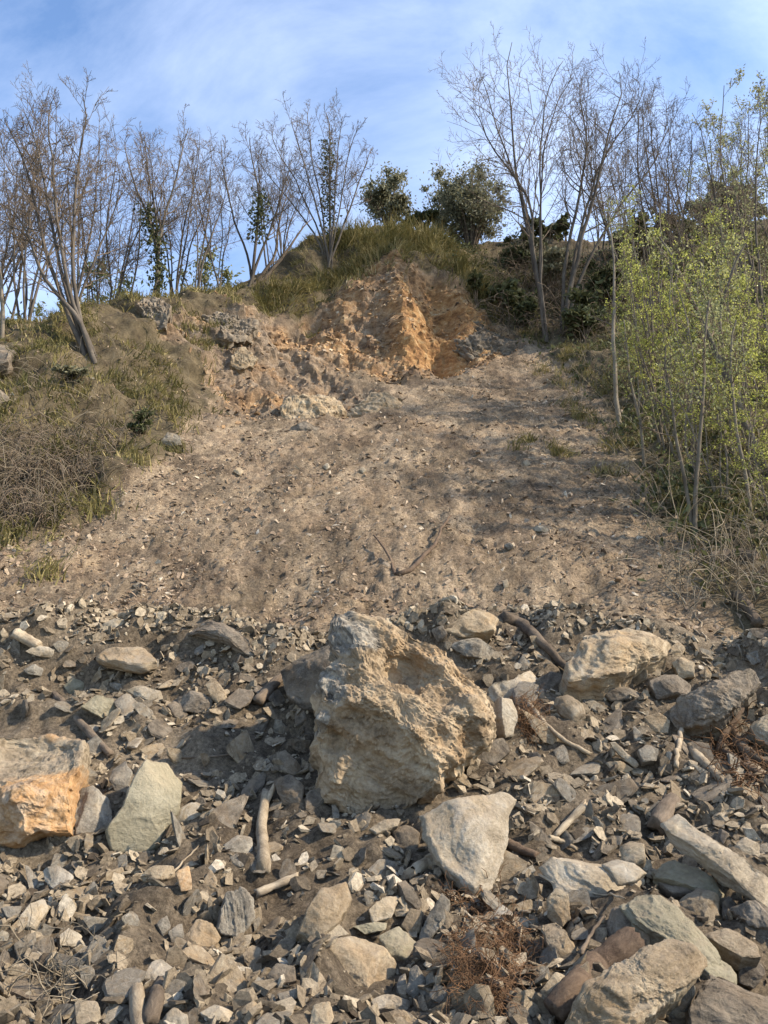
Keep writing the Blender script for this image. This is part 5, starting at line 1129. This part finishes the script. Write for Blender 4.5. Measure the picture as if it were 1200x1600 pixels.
tm = 0.66+0.35*np.clip(2*pnoise(p_*0.5), -1, 1)
o = grass('hillside_grass', p_, n_, 0.24, 43, 'dry olive and straw coloured grass covering the left hillside', 0.40, width=0.011)
# overhanging turf lip round the top of the scar
lip = [(400, 478), (430, 472), (470, 462), (510, 450), (545, 438), (575, 410), (600, 392), (625, 384), (650, 386), (690, 402), (720, 420), (738, 440), (752, 466), (765, 488)]
cs = []; r_ = np.random.default_rng(9)
for (a, b), (c, d) in zip(lip[:-1], lip[1:]):
    for k in range(16):
        t = r_.random(); p, nn = hit(a+(c-a)*t+r_.normal()*7, b+(d-b)*t-4+r_.normal()*6)
        if p[1] < 36: cs.append((p, nn))
p_, n_ = tufts(cs, 34, 0.14, 44)
grass('turf_lip_grass', p_, n_, 0.48, 45, 'long yellow green grass hanging over the rim of the scar', 0.45, width=0.012, droop=0.8)
cs = []
for k in range(130):
    p, nn = hit(600+r_.uniform(-100, 130), 378+r_.normal()*9); cs.append((p, nn))
p_, n_ = tufts(cs, 26, 0.16, 46)
grass('hilltop_grass', p_, n_, 0.6, 47, 'tall yellow green grass on the hilltop above the scar', 0.42, width=0.014, droop=0.5)
# right bank: grass, litter, undergrowth
def dr(x, y): return gmask(m_bank, x, y)*(x > 2.2)*np.clip(0.4+1.5*n2d(x, y, 0.7, 5.0), 0.1, 1)
c_, cn_ = ground_pts(850, lambda y: 0.6*y+1.0, 8.4, 32, dr, 51)
p_, n_ = tufts(list(zip(c_, cn_)), 20, 0.16, 52)
grass('bank_grass', p_, n_, 0.30, 53, 'dull green grass under the trees of the right bank', 0.28, width=0.010)
p_, n_ = tufts(list(zip(c_[::2], cn_[::2])), 36, 0.30, 54); p_ = p_+np.abs(np.random.default_rng(3).normal(size=(len(p_), 1)))*np.array([0, 0, 0.22])
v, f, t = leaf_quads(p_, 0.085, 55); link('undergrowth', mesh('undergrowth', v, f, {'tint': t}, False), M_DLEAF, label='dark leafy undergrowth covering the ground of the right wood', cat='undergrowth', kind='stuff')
# tufts of turf on the slide
cs = []
for u, v in [(885, 545), (870, 560), (900, 556), (890, 575), (905, 640), (880, 600), (888, 712), (815, 692), (950, 742), (900, 655), (70, 898), (855, 580), (920, 590), (930, 620), (940, 660), (960, 700)]:
    for k in range(5):
        p, nn = hit(u+r_.normal()*9, v+r_.normal()*4); cs.append((p, nn))
p_, n_ = tufts(cs, 26, 0.10, 61)
grass('slide_turf', p_, n_, 0.22, 62, 'scattered clumps of turf slid down onto the bare slope', 0.5, width=0.008)
# dead bramble stems on the left bank and dead stems right
def stems_stuff(name, label, region, n, length, seed, mat, r=0.007, arch=0.5):
    r_ = np.random.default_rng(seed); paths = []
    for i in range(n):
        u, v = region(r_); p, nn = hit(u, v); d = unit(nn+r_.normal(size=3)*0.75+np.array([0, 0, 0.5])); pts = [p-nn*0.05]; L_ = length*r_.uniform(.4, 1.4)/7
        for k in range(7): d = unit(d+r_.normal(size=3)*0.20-np.array([0, 0, arch])*(k/6)*0.8); pts.append(pts[-1]+d*L_)
        paths.append((np.array(pts), np.linspace(1, .4, 8)*r*r_.uniform(.6, 1.6)))
    V, F = tubes(paths, 3); return link(name, mesh(name, V, F), mat, label=label, cat='stems', kind='stuff')
def left_reg(r_):
    v = r_.uniform(560, 830); return r_.uniform(-60, 330-(v-560)*0.85), v
def left_low(r_):
    v = r_.uniform(680, 830); return r_.uniform(-60, 210-(v-680)*0.9), v
stems_stuff('bramble_tangle', 'grey brown tangle of dead bramble stems on the left bank', left_low, 850, 0.95, 71, M_LOGD, 0.007, 0.9)
stems_stuff('dead_stem_tangle', 'pale dead stems sticking out of the grass on the left bank', left_reg, 450, 1.0, 72, M_STRAW, 0.006)
def right_reg(r_):
    v = r_.uniform(540, 960); return r_.uniform(max(900, 850+(v-540)*0.52), 1260), v
stems_stuff('dead_wood_stems', 'thin dead stems and brushwood under the right wood', right_reg, 700, 1.2, 73, M_STRAW, 0.006)
def gully_reg(r_): return r_.uniform(770, 960), r_.uniform(400, 530)
stems_stuff('gully_brushwood', 'dark brushwood in the gully right of the scar', gully_reg, 800, 1.8, 74, M_LOGD, 0.011)
